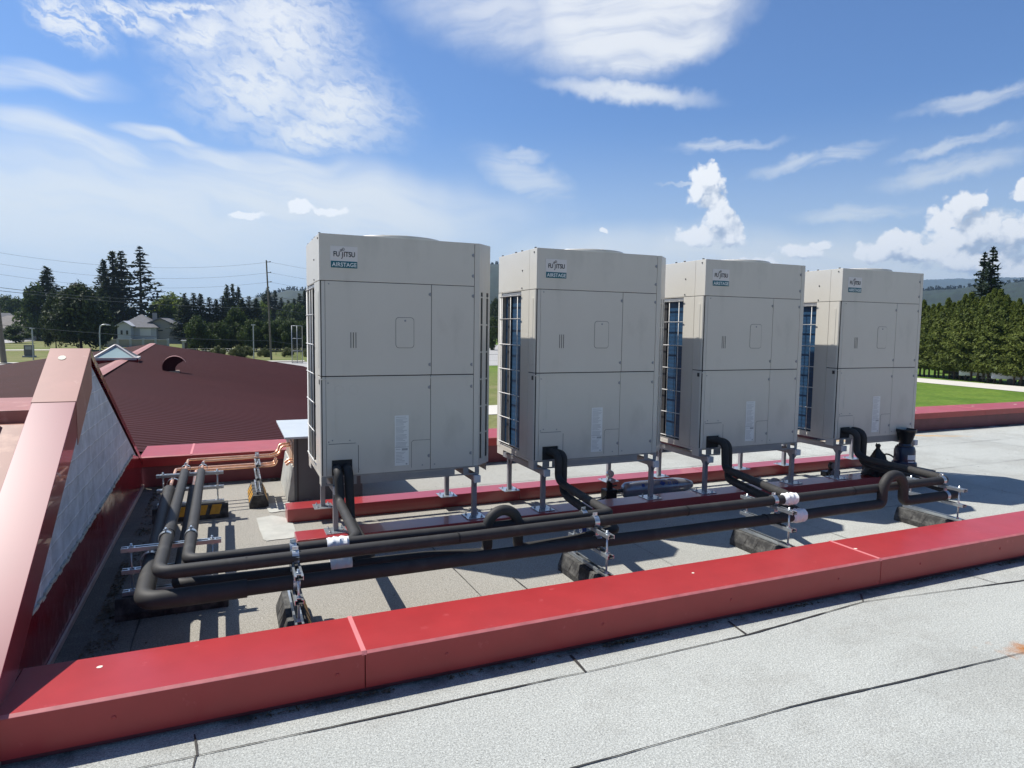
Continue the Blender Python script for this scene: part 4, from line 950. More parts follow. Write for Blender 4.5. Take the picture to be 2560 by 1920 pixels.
def hedge_cedar(h,w,m,seed,n=8000,leaf=.17,bare=1.15):
    rg=np.random.default_rng(seed); t=thing('cedar_tree','x','tree')
    u=rg.uniform(0,1,n)**.85; z=bare+(h-bare)*u; a=rg.uniform(0,6.28,n)
    env=w/2*np.minimum(1,(1-u)*1.7+.03)**.85*np.minimum(1,.6+u*6)
    lump=1+.42*np.sin(a*3+z*2.3+seed)*np.sin(z*3.1+a*2)+.26*np.sin(a*5+z*4.5+seed*2)+.15*np.sin(a*11-z*7)
    r_=env*lump*(1-.5*rg.uniform(0,1,n)**2.2)
    P=np.stack([r_*np.cos(a),r_*np.sin(a),z+.15*np.sin(a*5+seed)],1)
    Nr=np.stack([np.cos(a)*.6,np.sin(a)*.6,np.full(n,.5)],1); V,F=leaves(P,Nr,leaf,rg,2.1); np_mesh('crown',V,F,m,t)
    mb=MB(); mb.tube([(0,0,-.2),(.03,0,2),(0,0,h*.8)],.14,8,0,r1=.03); mb.build('trunk',M['bark'],t); return t
def place(t,p,label,cat='tree',group=None,rz=None,s=1.,name=None):
    t.location=(p.x,p.y,GZ); t.rotation_euler=(0,0,random.uniform(0,6.28) if rz is None else rz); t.scale=(s,s,s) if not isinstance(s,tuple) else s
    tag(t,label,cat,group)
    if name:t.name=name
    return t
def htop(px,py,y): return at(px,py,y).z-GZ
used=set()
def inst(proto,p,label,h,h0,w=1.,group=None,cat='tree'):
    t=proto if id(proto) not in used else copy_tree(proto); used.add(id(proto)); s=h/h0
    return place(t,p,label,cat,group,None,(s*w,s*w,s))

# cedar hedge row on the right
ced=[hedge_cedar(9.3,2.5,M['fol_cedar'],s,n=9500) for s in (1,2,3,4,5)]
for c in ced: c.name='cedar_tree'
L0=Vector((80.3,51.9));L1=Vector((76.27,37.6)); N=0; nrow=30
names=[]
for k in range(nrow):
    q=L0.lerp(L1,(-4+k)/18.5); v=Vector((q.x+random.uniform(-.15,.15),q.y,0)); h=9.3+(.9*math.exp(-((k-15)/4.)**2))+random.uniform(-.8,.5)
    inst(ced[(k*7)%5],v,'trimmed green cedar in the long dense hedge row beyond the sports field',h,9.3,random.uniform(.9,1.12),'cedars in the hedge row')
fir=[conifer(18,7.5,M['fol_fir'],21,whorls=40,per=9,leaf=.42,sparse=.85,shape=.8,pts=16),conifer(18,6.5,M['fol_fir'],22,whorls=38,per=8,leaf=.42,sparse=.8,shape=.75,pts=16)]
for f in fir: f.name='fir_tree'
inst(fir[0],at(2484,625,61),'tallest dark fir rising above the cedar hedge on the right',htop(2484,621,61),18)
inst(fir[1],at(2462,636,63),'slightly shorter dark fir joined to its taller twin above the hedge',htop(2466,634,63),18)
# left and middle background
con=[conifer(20,7.5,M['fol_dark'],31,whorls=36,per=9,leaf=.55,shape=.85),conifer(20,6.0,M['fol_dark'],32,whorls=36,per=8,leaf=.5,sparse=.85,shape=.8),conifer(20,8.5,M['fol_fir'],33,whorls=30,per=8,leaf=.55,sparse=.7,wob=.45,shape=.7)]
for c in con:c.name='conifer_tree'
def C(i,px,py,y,label,w=1.,group=None): return inst(con[i],at(px,py,y),label,htop(px,py,y),20,w,group)
C(0,258,652,228,'leftmost of the four tall conifers behind the big dark tree',1.5); C(1,281,632,230,'second of the four tall conifers from the left',1.7); C(1,302,630,228,'third of the four tall conifers, narrow pointed top',1.6); C(2,349,619,226,'right and tallest of the four tall conifers, with drooping spread branches',1.5)
C(0,116,670,240,'lone conifer rising left of the big dark tree',2.0)
for i,(x,y_) in enumerate(((461,735),(483,734),(501,736),(523,745),(540,750),(556,742),(605,748),(622,742),(640,748))): C(i%2,x,y_,205,'dark conifer in the band behind the white-gabled house',2.0,'dark conifers behind the house')
for i,(x,y_) in enumerate(((567,714),(581,712),(596,719))): C(i%2,x,y_,235,('left','middle','right')[i]+' tree of the trio of pointed conifers above the band',1.3)
for i,(x,y_) in enumerate(((660,735),(669,720),(687,727),(703,745),(720,752),(735,748),(748,735),(762,728),(775,740))): C((i+1)%2,x,y_,300,'distant conifer around the tall wooden pole left of the units',1.7,'distant conifers by the pole')
bt_=[broad(12,11,M['fol_dark'],41,leaf=.42,n=16000,hc=.04,lobes=44),broad(9,9,M['fol_light'],42,leaf=.36,n=9000,hc=.1),broad(8,8,M['fol_mid'],43,leaf=.34,n=9000,hc=.05),broad(8,7,M['fol_mid'],44,leaf=.34,n=8000,hc=.03)]
for b_ in bt_: b_.name='broadleaf_tree'
def B(i,px,py,y,label,w=1.,group=None):
    h0=(12,9,8,8)[i]; return inst(bt_[i],at(px,py,y),label,htop(px,py,y),h0,w,group)
B(0,196,706,150,'huge dark spreading tree at the left edge behind the gable',.98); B(0,134,722,158,'dark tree crown merging with the left side of the huge tree',.45); B(0,250,722,162,'dark tree crown merging with the right side of the huge tree',.42)
B(3,88,712,235,'grey green rounded tree left of the huge dark tree',.75)
B(1,430,737,232,'bright yellow-green tree beside the white-gabled house',1.05); B(1,398,748,235,'smaller bright green tree touching the house roof',.8)
for i,(x,y_) in enumerate(((492,793),(512,806),(530,810),(548,806),(566,812),(606,806),(624,802),(640,800),(655,806),(670,804),(686,806),(700,800),(714,806),(728,802),(742,806),(756,806),(770,804))): B(2+i%2,x,y_,142+(i%3)*4,'clipped dark green tree in the hedge along the street',.80,'hedge trees along the street')
B(2,588,772,150,'rounded lighter green tree standing above the street hedge',.75); B(1,654,758,270,'small bright rounded tree left of the wooden pole, above the rooftops',.75); B(2,722,762,260,'soft green rounded tree right of the wooden pole',.9); B(3,745,760,250,'soft green tree half hidden beside the leftmost unit',.8)
B(2,1232,795,150,'dark bushy tree seen in the gap between the first two units',.7); B(0,1240,745,240,'dark tree above the bush in the gap between the first two units',.5)
for i,(x,y_) in enumerate(((15,742),(40,745),(62,748),(5,748),(-20,745))): B(3 if i%2 else 2,x,y_,330,'distant round tree at the far left edge',.8,'distant trees at the left edge')
B(3,38,812,205,'low dark hedge in front of the grey roofed houses at far left',1.8)
bush=[broad(2.0,3.0,M['fol_bush'],51,leaf=.16,n=4200,hc=.0,lobes=22),broad(2.0,3.2,M['fol_bush'],52,leaf=.16,n=4200,hc=.0,lobes=20)]
for b_ in bush:b_.name='round_bush'
for i,(x,lab) in enumerate(((547,'leftmost rounded bush in the row by the street'),(596,'small rounded bush touching a larger one by the street'),(617,'larger rounded bush, third in the row by the street'),(662,'rounded bush just left of the tall wooden pole foot'),(718,'rounded bush seen through the mesh panel'),(772,'rounded bush at the left edge of the first unit'))):
    p_=atz(x,893,GZ); p_=Vector((p_.x,116,0)); q_=at(x,890,116); inst(bush[i%2],q_,lab,(1.75,1.9,1.8,1.5,1.55,1.5)[i],2.0,1.,'round bushes by the street','bush')
# far forest as one mass
rg=np.random.default_rng(77); V=[];F=[]
P=[]
for k in range(520):
    px=rg.uniform(560,1000) if k%2 else rg.uniform(-150,330); y=rg.uniform(420,620); q=at(px,790,y); h=rg.uniform(9,16); wd=h*rg.uniform(.16,.24)
    n0=26
    for i in range(n0):
        u=rg.uniform(0,1); a=rg.uniform(0,6.28); r_=wd*(1-u)+.2; P.append((q.x+r_*math.cos(a),y+r_*math.sin(a),GZ+h*(.05+.95*u)))
P=np.array(P); V,F=leaves(P,None,1.9,rg,1.5); tag(np_mesh('far_woods',V,F,M['fol_dark']),'hazy far-off woods beyond the houses','woods',kind='stuff')
# forest fringe on the hill crest
P=[]
for k in range(700):
    px=rg.uniform(640,1300) if k%4 else rg.uniform(2280,2600); prof=[(520,800),(600,765),(640,745),(680,737),(722,727),(765,728),(900,700),(1080,672),(1236,662),(1450,675),(1800,712),(2100,735),(2290,731),(2345,726),(2420,722),(2480,716),(2560,706),(2700,700)]
    py=float(np.interp(px,[q[0] for q in prof],[q[1] for q in prof])); d=ray(px,py); hd=math.hypot(d.x,d.y); D_=1250+700*.6; c=Vector((CP.x+d.x/hd*D_,CP.y+d.y/hd*D_,CP.z+D_*d.z/hd)); h=rg.uniform(6,14)
    for i in range(12): u=rg.uniform(0,1); a=rg.uniform(0,6.28); P.append((c.x+2.4*(1-u)*math.cos(a),c.y+2.4*(1-u)*math.sin(a),c.z-3+h*u))
P=np.array(P); V,F=leaves(P,None,3.2,rg,1.4); tag(np_mesh('hilltop_forest',V,F,M['hill_near']),'serrated line of conifers on the distant hill crest','forest',kind='stuff')

# ------------------------------------------------------------------ houses
def gable_house(label,c,w,d,hw,hr,rz,wm,rm,name='house',windows=()):
    t=thing(name,label,'house',(c.x,c.y,GZ),rz)
    mb=MB(); mb.prism([(-w/2,0),(w/2,0),(w/2,hw),(0,hw+hr),(-w/2,hw)],'y',0,d); mb.build('wall',wm,t)
    o=.6; k=hr/(w/2)
    mb=MB()
    for s in (-1,1): mb.prism([(0,hw+hr+.05),(s*(w/2+o),hw-o*k+.05),(s*(w/2+o),hw-o*k+.3),(0,hw+hr+.3)],'y',-o,d+o)
    mb.build('roof',rm,t)
    for (x0,x1,z0,z1) in windows:
        mb=MB(); mb.box(x0,x1,-.06,.02,z0,z1); f_=mb.build('window',M['wall_w'],t); mb=MB(); mb.box(x0+.12,x1-.12,-.09,-.055,z0+.12,z1-.12); mb.build('pane',M['glass_d'],f_)
    return t
def hip_house(label,c,w,d,hw,hr,rz,wm,rm,rl=.4,name='house'):
    t=thing(name,label,'house',(c.x,c.y,GZ),rz); mb=MB(); mb.box(-w/2,w/2,0,d,0,hw); mb.build('wall',wm,t)
    o=.6; mb=MB(); x=w/2+o; r_=w/2*rl; V=[(-x,-o,hw-.1),(x,-o,hw-.1),(x,d+o,hw-.1),(-x,d+o,hw-.1),(-x,-o,hw+.15),(x,-o,hw+.15),(x,d+o,hw+.15),(-x,d+o,hw+.15),(-r_,d/2,hw+hr),(r_,d/2,hw+hr)]
    mb.add(V,[(3,2,1,0),(0,1,5,4),(1,2,6,5),(2,3,7,6),(3,0,4,7),(4,5,9,8),(5,6,9),(6,7,8,9),(7,4,8)]); mb.build('roof',rm,t); return t
# the white house: hip main block, small gabled front wing, large side gable on the right
Yh=205
def X(px): return at(px,820,Yh).x
t=thing('house','white-sided house with grey roofs, a small front gable and garage','house',(X(330),Yh,GZ),R(-8))
def gx_(px): return (X(px)-X(330))
ez=lambda py: at(330,py,Yh).z-GZ
def zz(py): return ez(py)
w0,w1=gx_(298),gx_(392)
mb=MB(); mb.box(w0,w1,0,11,0,zz(818)); mb.box(gx_(301),gx_(335),-3,0,1.0,zz(813)); mb.build('wall',M['wall_w'],t)
mb=MB(); mb.prism([(gx_(301),zz(813)),(gx_(335),zz(813)),(gx_(318),zz(806))],'y',-3,3); mb.build('gable_wall',M['wall_w'],t)
mb=MB(); a,b_,c_=gx_(296),gx_(340),gx_(318)
mb.prism([(c_,zz(802.5)),(a,zz(815)),(a,zz(816.5)),(c_,zz(804))],'y',-3.6,3); mb.prism([(c_,zz(802.5)),(b_,zz(815)),(b_,zz(816.5)),(c_,zz(804))],'y',-3.6,3); mb.build('roof',M['wall_w'],t)
mb=MB(); x0,x1=w0-.8,w1+.6; zt_=zz(785); V=[(x0,-.8,zz(818)),(x1,-.8,zz(818)),(x1,11.8,zz(818)),(x0,11.8,zz(818)),(gx_(340),5.5,zt_),(gx_(344),5.5,zt_)]
mb.add(V,[(3,2,1,0),(0,1,5,4),(1,2,5),(2,3,4,5),(3,0,4)]); mb.build('roof',M['shingle'],t)
mb=MB(); mb.box(gx_(350),gx_(378),-.08,.0,zz(839),zz(821)); mb.build('garage_door',M['trailer_w'],t)
for px in (309,323): mb=MB(); mb.box(gx_(px),gx_(px+5),-3.08,-2.95,zz(836),zz(826)); mb.build('window',M['glass_d'],t)
mb=MB(); mb.prism([(gx_(378),0),(gx_(448),0),(gx_(448),zz(822)),(gx_(400),zz(794)),(gx_(378),zz(803))],'y',2,16); mb.build('wall',M['wall_b'],t)
mb=MB(); mb.prism([(gx_(398),zz(792.5)),(gx_(461),zz(821)),(gx_(461),zz(824)),(gx_(400),zz(796.5))],'y',1.2,17); mb.prism([(gx_(400),zz(792.5)),(gx_(366),zz(806)),(gx_(366),zz(809)),(gx_(399),zz(796.5))],'y',1.2,17); mb.build('roof',M['shingle'],t)
mb=MB(); mb.box(gx_(392),gx_(404),1.9,2.02,zz(827),zz(824)); mb.build('window',M['glass_d'],t)
mb=MB(); mb.box(gx_(366),gx_(374),7,9,zz(800),zz(780)); mb.build('chimney',M['wall_b'],t)
# low garden wall in front of the house
p0=atz(262,862,GZ);
t=thing('garden_wall','low pale garden wall with posts in front of the white house','wall',(at(262,860,172).x,172,GZ))
mb=MB(); L_=at(420,860,172).x-at(262,860,172).x; mb.box(0,L_,0,.3,0,1.6); mb.build('panel',M['wall_b'],t); 
mb=MB(); mb.box(-.1,L_+.1,-.1,.4,1.6,1.8); mb.build('coping',M['road_light'],t)
for k in range(6): mb=MB(); mb.box(k*L_/5-.25,k*L_/5+.25,-.15,.45,0,1.95); mb.build('post',M['wall_w'],t)
hip_house('beige hip-roofed house above the hedge left of the wooden pole',at(664,800,262),14,12,3.2,3.9,R(8),M['wall_b'],M['shingle2'])
gable_house('beige gabled house just right of the wooden pole above the hedge',at(702,800,255),9,14,2.8,3.3,R(25),M['wall_b'],M['shingle2'])
gable_house('pale gabled house nearest the leftmost unit above the hedge',at(752,800,270),9,12,2.6,3.0,R(-10),M['wall_b'],M['shingle2'])
hip_house('grey roofed house at the far left edge of the street',at(40,800,245),24,14,3.4,4.2,R(-6),M['wall_b'],M['shingle2'])
hip_house('second grey roofed house at the far left, partly out of frame',at(-18,800,262),18,14,3.6,5.0,R(6),M['wall_b'],M['shingle'])

# ------------------------------------------------------------------ street furniture
def pole(label,x,y,h,lean=0,r=.19):
    t=thing('utility_pole',label,'utility pole',(x,y,GZ)); mb=MB(); mb.tube([(0,0,-.5),(lean*.5,0,h*.5),(lean,0,h)],r,12,0,r1=r*.6); mb.build('pole',M['wood_pole'],t)
    return t
cx,cy=5.6,106.; Hc=at(674,651,cy).z-GZ
pc_=pole('tall wooden utility pole standing left of the first condenser unit',cx,cy,Hc,-.5,.17)
lx,ly=at(11,912,100).x,100.; Hl=at(-8,615,100).z-GZ
pl_=pole('leaning wooden utility pole at the left edge of the picture',lx,ly,Hl,-.85,.34)
for (pp,zs,xl) in ((pc_,(655,681.5,705,740,770),-.4),(pl_,(632,660,686,719,727),-1.4)):
    for zpx in zs:
        z=at(674 if pp is pc_ else 0,zpx,cy if pp is pc_ else ly).z-GZ; mb=MB(); mb.tube([(xl*z/Hc-.05,0,z),(xl*z/Hc+.45,0,z)],.05,8); mb.lathe([(.0001,0),(.10,.02),(.12,.08),(.06,.14),(.0001,.15)],(xl*z/Hc+.45,0,z),10); mb.build('insulator',M['dark_metal'],pp)
def wire(label,a,b,sag,r,ext=None):
    P=[]; a=Vector(a);b=Vector(b)
    for k in range(21): u=k/20; p=a.lerp(b,u); p.z-=sag*4*u*(1-u); P.append(p)
    mb=MB(); mb.tube([p-a for p in P],r,5); o=mb.build('power_line',M['wire']); o.location=a; return tag(o,label,'power line','power lines along the street')
ends=[]
for i,(zl,zc,sg,r,nm) in enumerate(((632,655,1.35,.013,'highest thin power line'),(660,681.5,1.35,.013,'second thin power line from the top'),(686,705,1.3,.013,'third thin power line from the top'),(719,740,1.0,.032,'thick cable crossing in front of the dark trees'),(727,770,.5,.034,'lower thick cable crossing the dark trees'),(812,852,.4,.03,'lowest cable, crossing in front of the white house'))):
    a=at(1,zl,ly); b=at(674,zc,cy); wire(nm+' left of the wooden pole',(a.x,a.y,a.z),(b.x,b.y,b.z),sg,r)
    c=at(700,zc+3,cy); 
    wire(nm+' right of the wooden pole',(b.x,b.y,b.z),(70,112,b.z-.5-(.3*i if i<3 else 0)),2.2,r)
    wire(nm+' leaving the left edge of the picture',(a.x,a.y,a.z),(a.x-60,a.y-3,a.z+1.0),1.2,r)
def lamp(label,px,py,y,kind=0):
    p=at(px,py,y); h=p.z-GZ; t=thing('street_lamp',label,'street lamp',(p.x,y,GZ)); mb=MB()
    if kind==0: mb.tube([(0,0,0),(0,0,h*.75),(.15,0,h*.97),(.9,0,h),(1.3,0,h*.985)],.10,10,.6,nb=8); mb.build('pole',M['lampgrey'],t); mb=MB(); mb.box(1.0,1.6,-.15,.15,h*.985-.12,h*.985+.04); mb.build('lamp_head',M['lampgrey'],t,.03)
    else: mb.tube([(0,0,0),(0,0,h)],.085,10); mb.build('pole',M['lampgrey'],t); mb=MB(); mb.box(-.3,.3,-.15,.15,h-.05,h+.13); mb.build('lamp_head',M['lampgrey'],t,.03)
    return t
lamp('curved grey street lamp in front of the huge dark tree',248,811,121,0); lamp('straight street lamp between the round bushes',633,813,108,1); lamp('small street lamp at the left beside the grey cabinet',80,822,110,1)
p_=at(73,878,119); t=thing('utility_cabinet','small grey cabinet on the lawn at far left','cabinet',(p_.x,119,GZ)); mb=MB(); mb.box(-.6,.6,-.4,.4,.25,1.9); mb.build('body',M['asphalt'],t,.04); mb=MB(); mb.box(-.8,.8,-.6,.6,0,.25); mb.build('plinth',M['road_light'],t); mb=MB(); mb.box(-.4,.4,-.43,-.405,1.2,1.7); mb.build('panel',M['label_grey'],t)
# ball-field backstop
a=at(729,814,95);b=at(755,814,95); H_=a.z-GZ; W_=b.x-a.x; t=thing('backstop_fence','grey mesh backstop panel standing beside the first unit','backstop',(a.x,95,GZ))
for x in (0,W_/2,W_): mb=MB(); mb.tube([(x,0,0),(x,0,H_)],.05,8); mb.build('post',M['lampgrey'],t)
for z in (.05,H_*.33,H_*.66,H_-.02): mb=MB(); mb.tube([(0,0,z),(W_,0,z)],.04,8); mb.build('rail',M['lampgrey'],t)
mb=MB(); n=26
for k in range(int(W_/.09)): mb.bar((k*.09,0,0),(k*.09,0,H_),.012,.012)
for k in range(int(H_/.12)): mb.bar((0,0,k*.12),(W_,0,k*.12),.012,.012)
mb.build('mesh',M['dark_metal'],t)
# post-and-rail fence behind bushes
t=thing('wire_fence','low wire fence running behind the round bushes','fence',(-8,124,GZ))
for k in range(16): mb=MB(); mb.tube([(k*2.2,0,0),(k*2.2,0,1.2)],.04,6); mb.build('post',M['dark_metal'],t)
mb=MB(); [mb.tube([(0,0,z),(33,0,z)],.015,5) for z in (.4,.8,1.15)]; mb.build('wire',M['lampgrey'],t)
# shed by the house
p_=at(472,862,150); t=thing('garden_shed','small white framed shed right of the house','shed',(p_.x,150,GZ)); mb=MB(); mb.box(-1.3,1.3,0,2,0,1.9); mb.build('wall',M['wall_w'],t); mb=MB(); mb.box(-1.5,1.5,-.2,2.2,1.9,2.1); mb.build('roof',M['trailer_w'],t); mb=MB(); mb.box(-.8,.8,-.04,.01,.05,1.6); mb.build('door',M['glass_d'],t)
# trailers behind the cedar trunks
def trailer(label,p,L_,H_,m,rz):
    t=thing('utility_trailer',label,'trailer',(p.x,p.y,GZ),rz); mb=MB(); mb.box(-L_/2,L_/2,-1,1,.55,.55+H_); mb.build('body',m,t,.12); mb=MB(); mb.box(-L_/2-1.1,-L_/2,-.06,.06,.5,.6); mb.build('tow_bar',M['dark_metal'],t)
    for s in (-.5,.5):
        for y in (-1.0,.85): mb=MB(); mb.lathe([(.0001,0),(.33,0),(.34,.08),(.33,.16),(.0001,.16)],(s,y,.34),18,0,'y'); mb.build('wheel',M['rubber'],t)
    if m is M['trailer_w']: mb=MB(); mb.box(-.6,.5,-1.03,-.99,1.4,1.9); mb.build('window',M['glass_d'],t); mb=MB(); mb.box(.9,1.5,-1.02,-.99,.7,2.1); mb.build('door',M['label_grey'],t)
    return t
trailer('white caravan half hidden behind the cedar trunks',at(2466,930,43.6),5.0,1.5,M['trailer_w'],R(-68)); trailer('black utility trailer half hidden behind the cedar trunks',at(2402,930,47.4),3.2,1.2,M['dark_metal'],R(-70)); trailer('pale caravan at the right edge behind the cedar trunks',at(2545,932,39.2),4.4,1.5,M['wall_w'],R(-68))

# ------------------------------------------------------------------ sun, sky, clouds
SD=Vector((-1.04,1.0,2.12)).normalized(); el=math.asin(SD.z); azs=math.atan2(SD.x,SD.y)
sl_=bpy.data.lights.new('sun','SUN'); sl_.energy=SUN_E if 'SUN_E' in globals() else 5.0; sl_.angle=R(.53); sl_.color=(1,.955,.88)
so=bpy.data.objects.new('sun',sl_); COL.objects.link(so); so.rotation_euler=(-SD).to_track_quat('-Z','Y').to_euler()
w=bpy.data.worlds.new('World'); scene.world=w; w.use_nodes=True; T=w.node_tree; N=T.nodes; Lk=T.links
for n in list(N): N.remove(n)
out=N.new('ShaderNodeOutputWorld'); bg=N.new('ShaderNodeBackground'); SS=.083; bg.inputs[1].default_value=SS; Lk.new(bg.outputs[0],out.inputs[0])
sky=N.new('ShaderNodeTexSky'); sky.sky_type='NISHITA'; sky.sun_disc=False; sky.sun_elevation=el; sky.sun_rotation=azs%(2*math.pi); sky.air_density=1.0; sky.dust_density=.6; sky.ozone_density=2.5; sky.altitude=50
def lk(x,s):
    if isinstance(x,(int,float,tuple)): s.default_value=x
    else: Lk.new(x,s)
def MA(op,a,b=None,c=None,clamp=False):
    n=N.new('ShaderNodeMath'); n.operation=op; n.use_clamp=clamp; lk(a,n.inputs[0])
    if b is not None: lk(b,n.inputs[1])
    if c is not None: lk(c,n.inputs[2])
    return n.outputs[0]
def MR(v,a,b,c,d,sm=True):
    n=N.new('ShaderNodeMapRange'); n.interpolation_type='SMOOTHSTEP' if sm else 'LINEAR'; lk(v,n.inputs[0])
    for i,x in enumerate((a,b,c,d)): n.inputs[1+i].default_value=x
    return n.outputs[0]
def MX(f,a,b,bt='MIX'):
    n=N.new('ShaderNodeMix'); n.data_type='RGBA'; n.blend_type=bt; lk(f,n.inputs[0]); lk(a,n.inputs[6]); lk(b,n.inputs[7]); return n.outputs[2]
def VM(op,a,b=None,s=None):
    n=N.new('ShaderNodeVectorMath'); n.operation=op; lk(a,n.inputs[0])
    if b is not None: lk(b,n.inputs[1])
    if s is not None: lk(s,n.inputs[3])
    return n.outputs['Value'] if op=='LENGTH' else n.outputs[0]
def NZ(v,sc,det=5,ro=.55,dist=0.):
    n=N.new('ShaderNodeTexNoise'); n.inputs['Scale'].default_value=sc; n.inputs['Detail'].default_value=det; n.inputs['Roughness'].default_value=ro; n.inputs['Distortion'].default_value=dist; Lk.new(v,n.inputs['Vector']); return n
def MP(v,loc=(0,0,0),rot=0,sc=(1,1,1),tex=True):
    n=N.new('ShaderNodeMapping'); n.vector_type='TEXTURE' if tex else 'POINT'; Lk.new(v,n.inputs[0]); n.inputs['Location'].default_value=loc; n.inputs['Rotation'].default_value=(0,0,rot); n.inputs['Scale'].default_value=sc; return n.outputs[0]
tc=N.new('ShaderNodeTexCoord'); sep=N.new('ShaderNodeSeparateXYZ'); Lk.new(tc.outputs['Generated'],sep.inputs[0])
az=MA('MULTIPLY',MA('ARCTAN2',sep.outputs[0],sep.outputs[1]),57.2958); ele=MA('MULTIPLY',MA('ARCSINE',sep.outputs[2]),57.2958)
cmb=N.new('ShaderNodeCombineXYZ'); Lk.new(az,cmb.inputs[0]); Lk.new(ele,cmb.inputs[1]); AE=cmb.outputs[0]
def azel(px,py):
    d=ray(px,py); return Vector((math.degrees(math.atan2(d.x,d.y)),math.degrees(math.asin(d.z))))
def blob(vec,px,py,rx,ry,rot=0):
    # an ellipse of sky: centre azimuth/elevation, half sizes and tilt taken from compass bearings
    px,py,rx,ry=[q*2560/2212 for q in (px,py,rx,ry)]
    c=azel(px,py); a=R(rot); e=azel(px+rx*math.cos(a),py-rx*math.sin(a))-c; f=azel(px+ry*math.sin(a),py+ry*math.cos(a))-c
    th=math.atan2(e.y,e.x); ex,fy=e.length,f.length; v=VM('SUBTRACT',vec,(c.x,c.y,0))
    def dot(A):
        n=N.new('ShaderNodeVectorMath'); n.operation='DOT_PRODUCT'; Lk.new(v,n.inputs[0]); n.inputs[1].default_value=A; return n.outputs['Value']
    x=dot((math.cos(th)/ex,math.sin(th)/ex,0)); y=dot((-math.sin(th)/fy,math.cos(th)/fy,0))
    return MA('SUBTRACT',1.0,MA('SQRT',MA('MULTIPLY_ADD',x,x,MA('MULTIPLY',y,y))))
def ublobs(vec,L):
    o=blob(vec,*L[0])
    for q in L[1:]: o=MA('MAXIMUM',o,blob(vec,*q))
    return o
wn=NZ(AE,.11,2,.6); warp=VM('SUBTRACT',wn.outputs['Color'],(.5,.5,.5)); 
AW=VM('ADD',AE,VM('MULTIPLY',warp,(9.,5.,0)))
wn2=NZ(AE,.5,4,.6); AW2=VM('ADD',AE,VM('MULTIPLY',VM('SUBTRACT',wn2.outputs['Color'],(.5,.5,.5)),(2.4,1.8,0)))
streak=NZ(MP(AW,rot=R(6),sc=(6.5,1.1,1)),.55,5,.6).outputs[0]
streakR=streak
streakL=NZ(MP(AW,rot=R(-9),sc=(7,1.1,1)),.55,4,.6).outputs[0]
rip=NZ(MP(AW2,rot=R(-16),sc=(1.9,.8,1)),1.25,4,.6,.4).outputs[0]
# veil low on the left and centre
veil=ublobs(AW,[(100,500,950,250,0),(700,450,560,130,-4),(1500,580,1000,100,0),(1900,590,700,110,0)])
vm=MR(veil,-.06,.75,0,1); vm=MA('MULTIPLY',vm,MR(streakL,.22,.58,.62,1.0))
# altocumulus band
alto=ublobs(AW2,[(600,70,270,210,-30),(560,190,230,150,0),(720,230,220,130,-10),(680,290,200,70,0),(440,70,150,90,20)])
am=MA('MULTIPLY',MR(alto,-.08,.95,0,1),MR(MA('ADD',rip,MA('MULTIPLY',alto,.2)),.32,.74,.25,1.0))
upl=ublobs(AW2,[(150,45,140,60,-28),(270,40,130,35,-20),(400,20,160,30,0)]); um=MA('MULTIPLY',MR(upl,0,.7,0,.95),MR(rip,.36,.58,.15,1))
# streaks on the left
ls=ublobs(AW,[(60,165,260,46,-7),(180,320,330,50,-14),(330,290,150,20,-10),(560,350,300,40,-6)]); lm=MA('MULTIPLY',MR(ls,0,.7,0,.85),MR(streakL,.30,.6,.35,1))
# the big cirrus with a sharp right edge and a hook below
b1=ublobs(AW2,[(1370,10,330,185,14),(1400,90,230,85,8)]); b3=blob(AW2,1090,30,340,130,-8)
b2=blob(AW2,1350,200,240,34,-5)
bm_=MA('MAXIMUM',MA('MAXIMUM',MA('MULTIPLY',MR(b1,0,.5,0,1),MR(streak,.22,.58,.45,1)),MA('MULTIPLY',MR(b3,0,.9,0,.75),MR(streak,.25,.6,.35,1))),MA('MULTIPLY',MR(b2,0,.8,0,.95),MR(streak,.25,.55,.6,1)))
# thin streaks right
rs=ublobs(AW2,[(2100,222,230,26,12),(2070,310,200,17,17),(2060,365,240,34,14),(1760,345,200,24,14),(1850,462,200,24,4),(2130,480,130,30,0),(1130,335,70,22,0),(1150,400,180,60,-30),(1560,315,170,16,4),(1490,400,90,8,4)])
rm=MA('MULTIPLY',MR(rs,0,.7,0,.62),MR(streakR,.34,.60,.15,1))
cir=MA('MAXIMUM',MA('MAXIMUM',vm,am),MA('MAXIMUM',MA('MAXIMUM',um,lm),MA('MAXIMUM',bm_,rm)))
# faint haze towards the horizon, dimmed behind the camera to cut ambient light
hz=MR(ele,-1,18,.80,0); toward=MA('ADD',MA('MULTIPLY',sep.outputs[0],-.12),MA('MULTIPLY',sep.outputs[1],.99)); rear_dim=MR(toward,-.35,.35,.12,1.0); hz=MA('MULTIPLY',hz,rear_dim)
skyc=MX(1.0,MX(1.0,sky.outputs[0],SKY_TINT if 'SKY_TINT' in globals() else (.60,.88,1.24,1),'MULTIPLY'),MR(toward,-.5,.3,.62,1.0),'MULTIPLY')  # unseen sky behind the camera dimmed too, for less fill light
k=1/SS/1.32
base=MX(hz,skyc,(.70*k,.79*k,.86*k,1)); 
CW=MX(MR(ele,0,35,0,1),(.84*k,.89*k,.91*k,1),(.96*k,.97*k,1.0*k,1))
c1=MX(MA('MULTIPLY',cir,.92),base,CW)
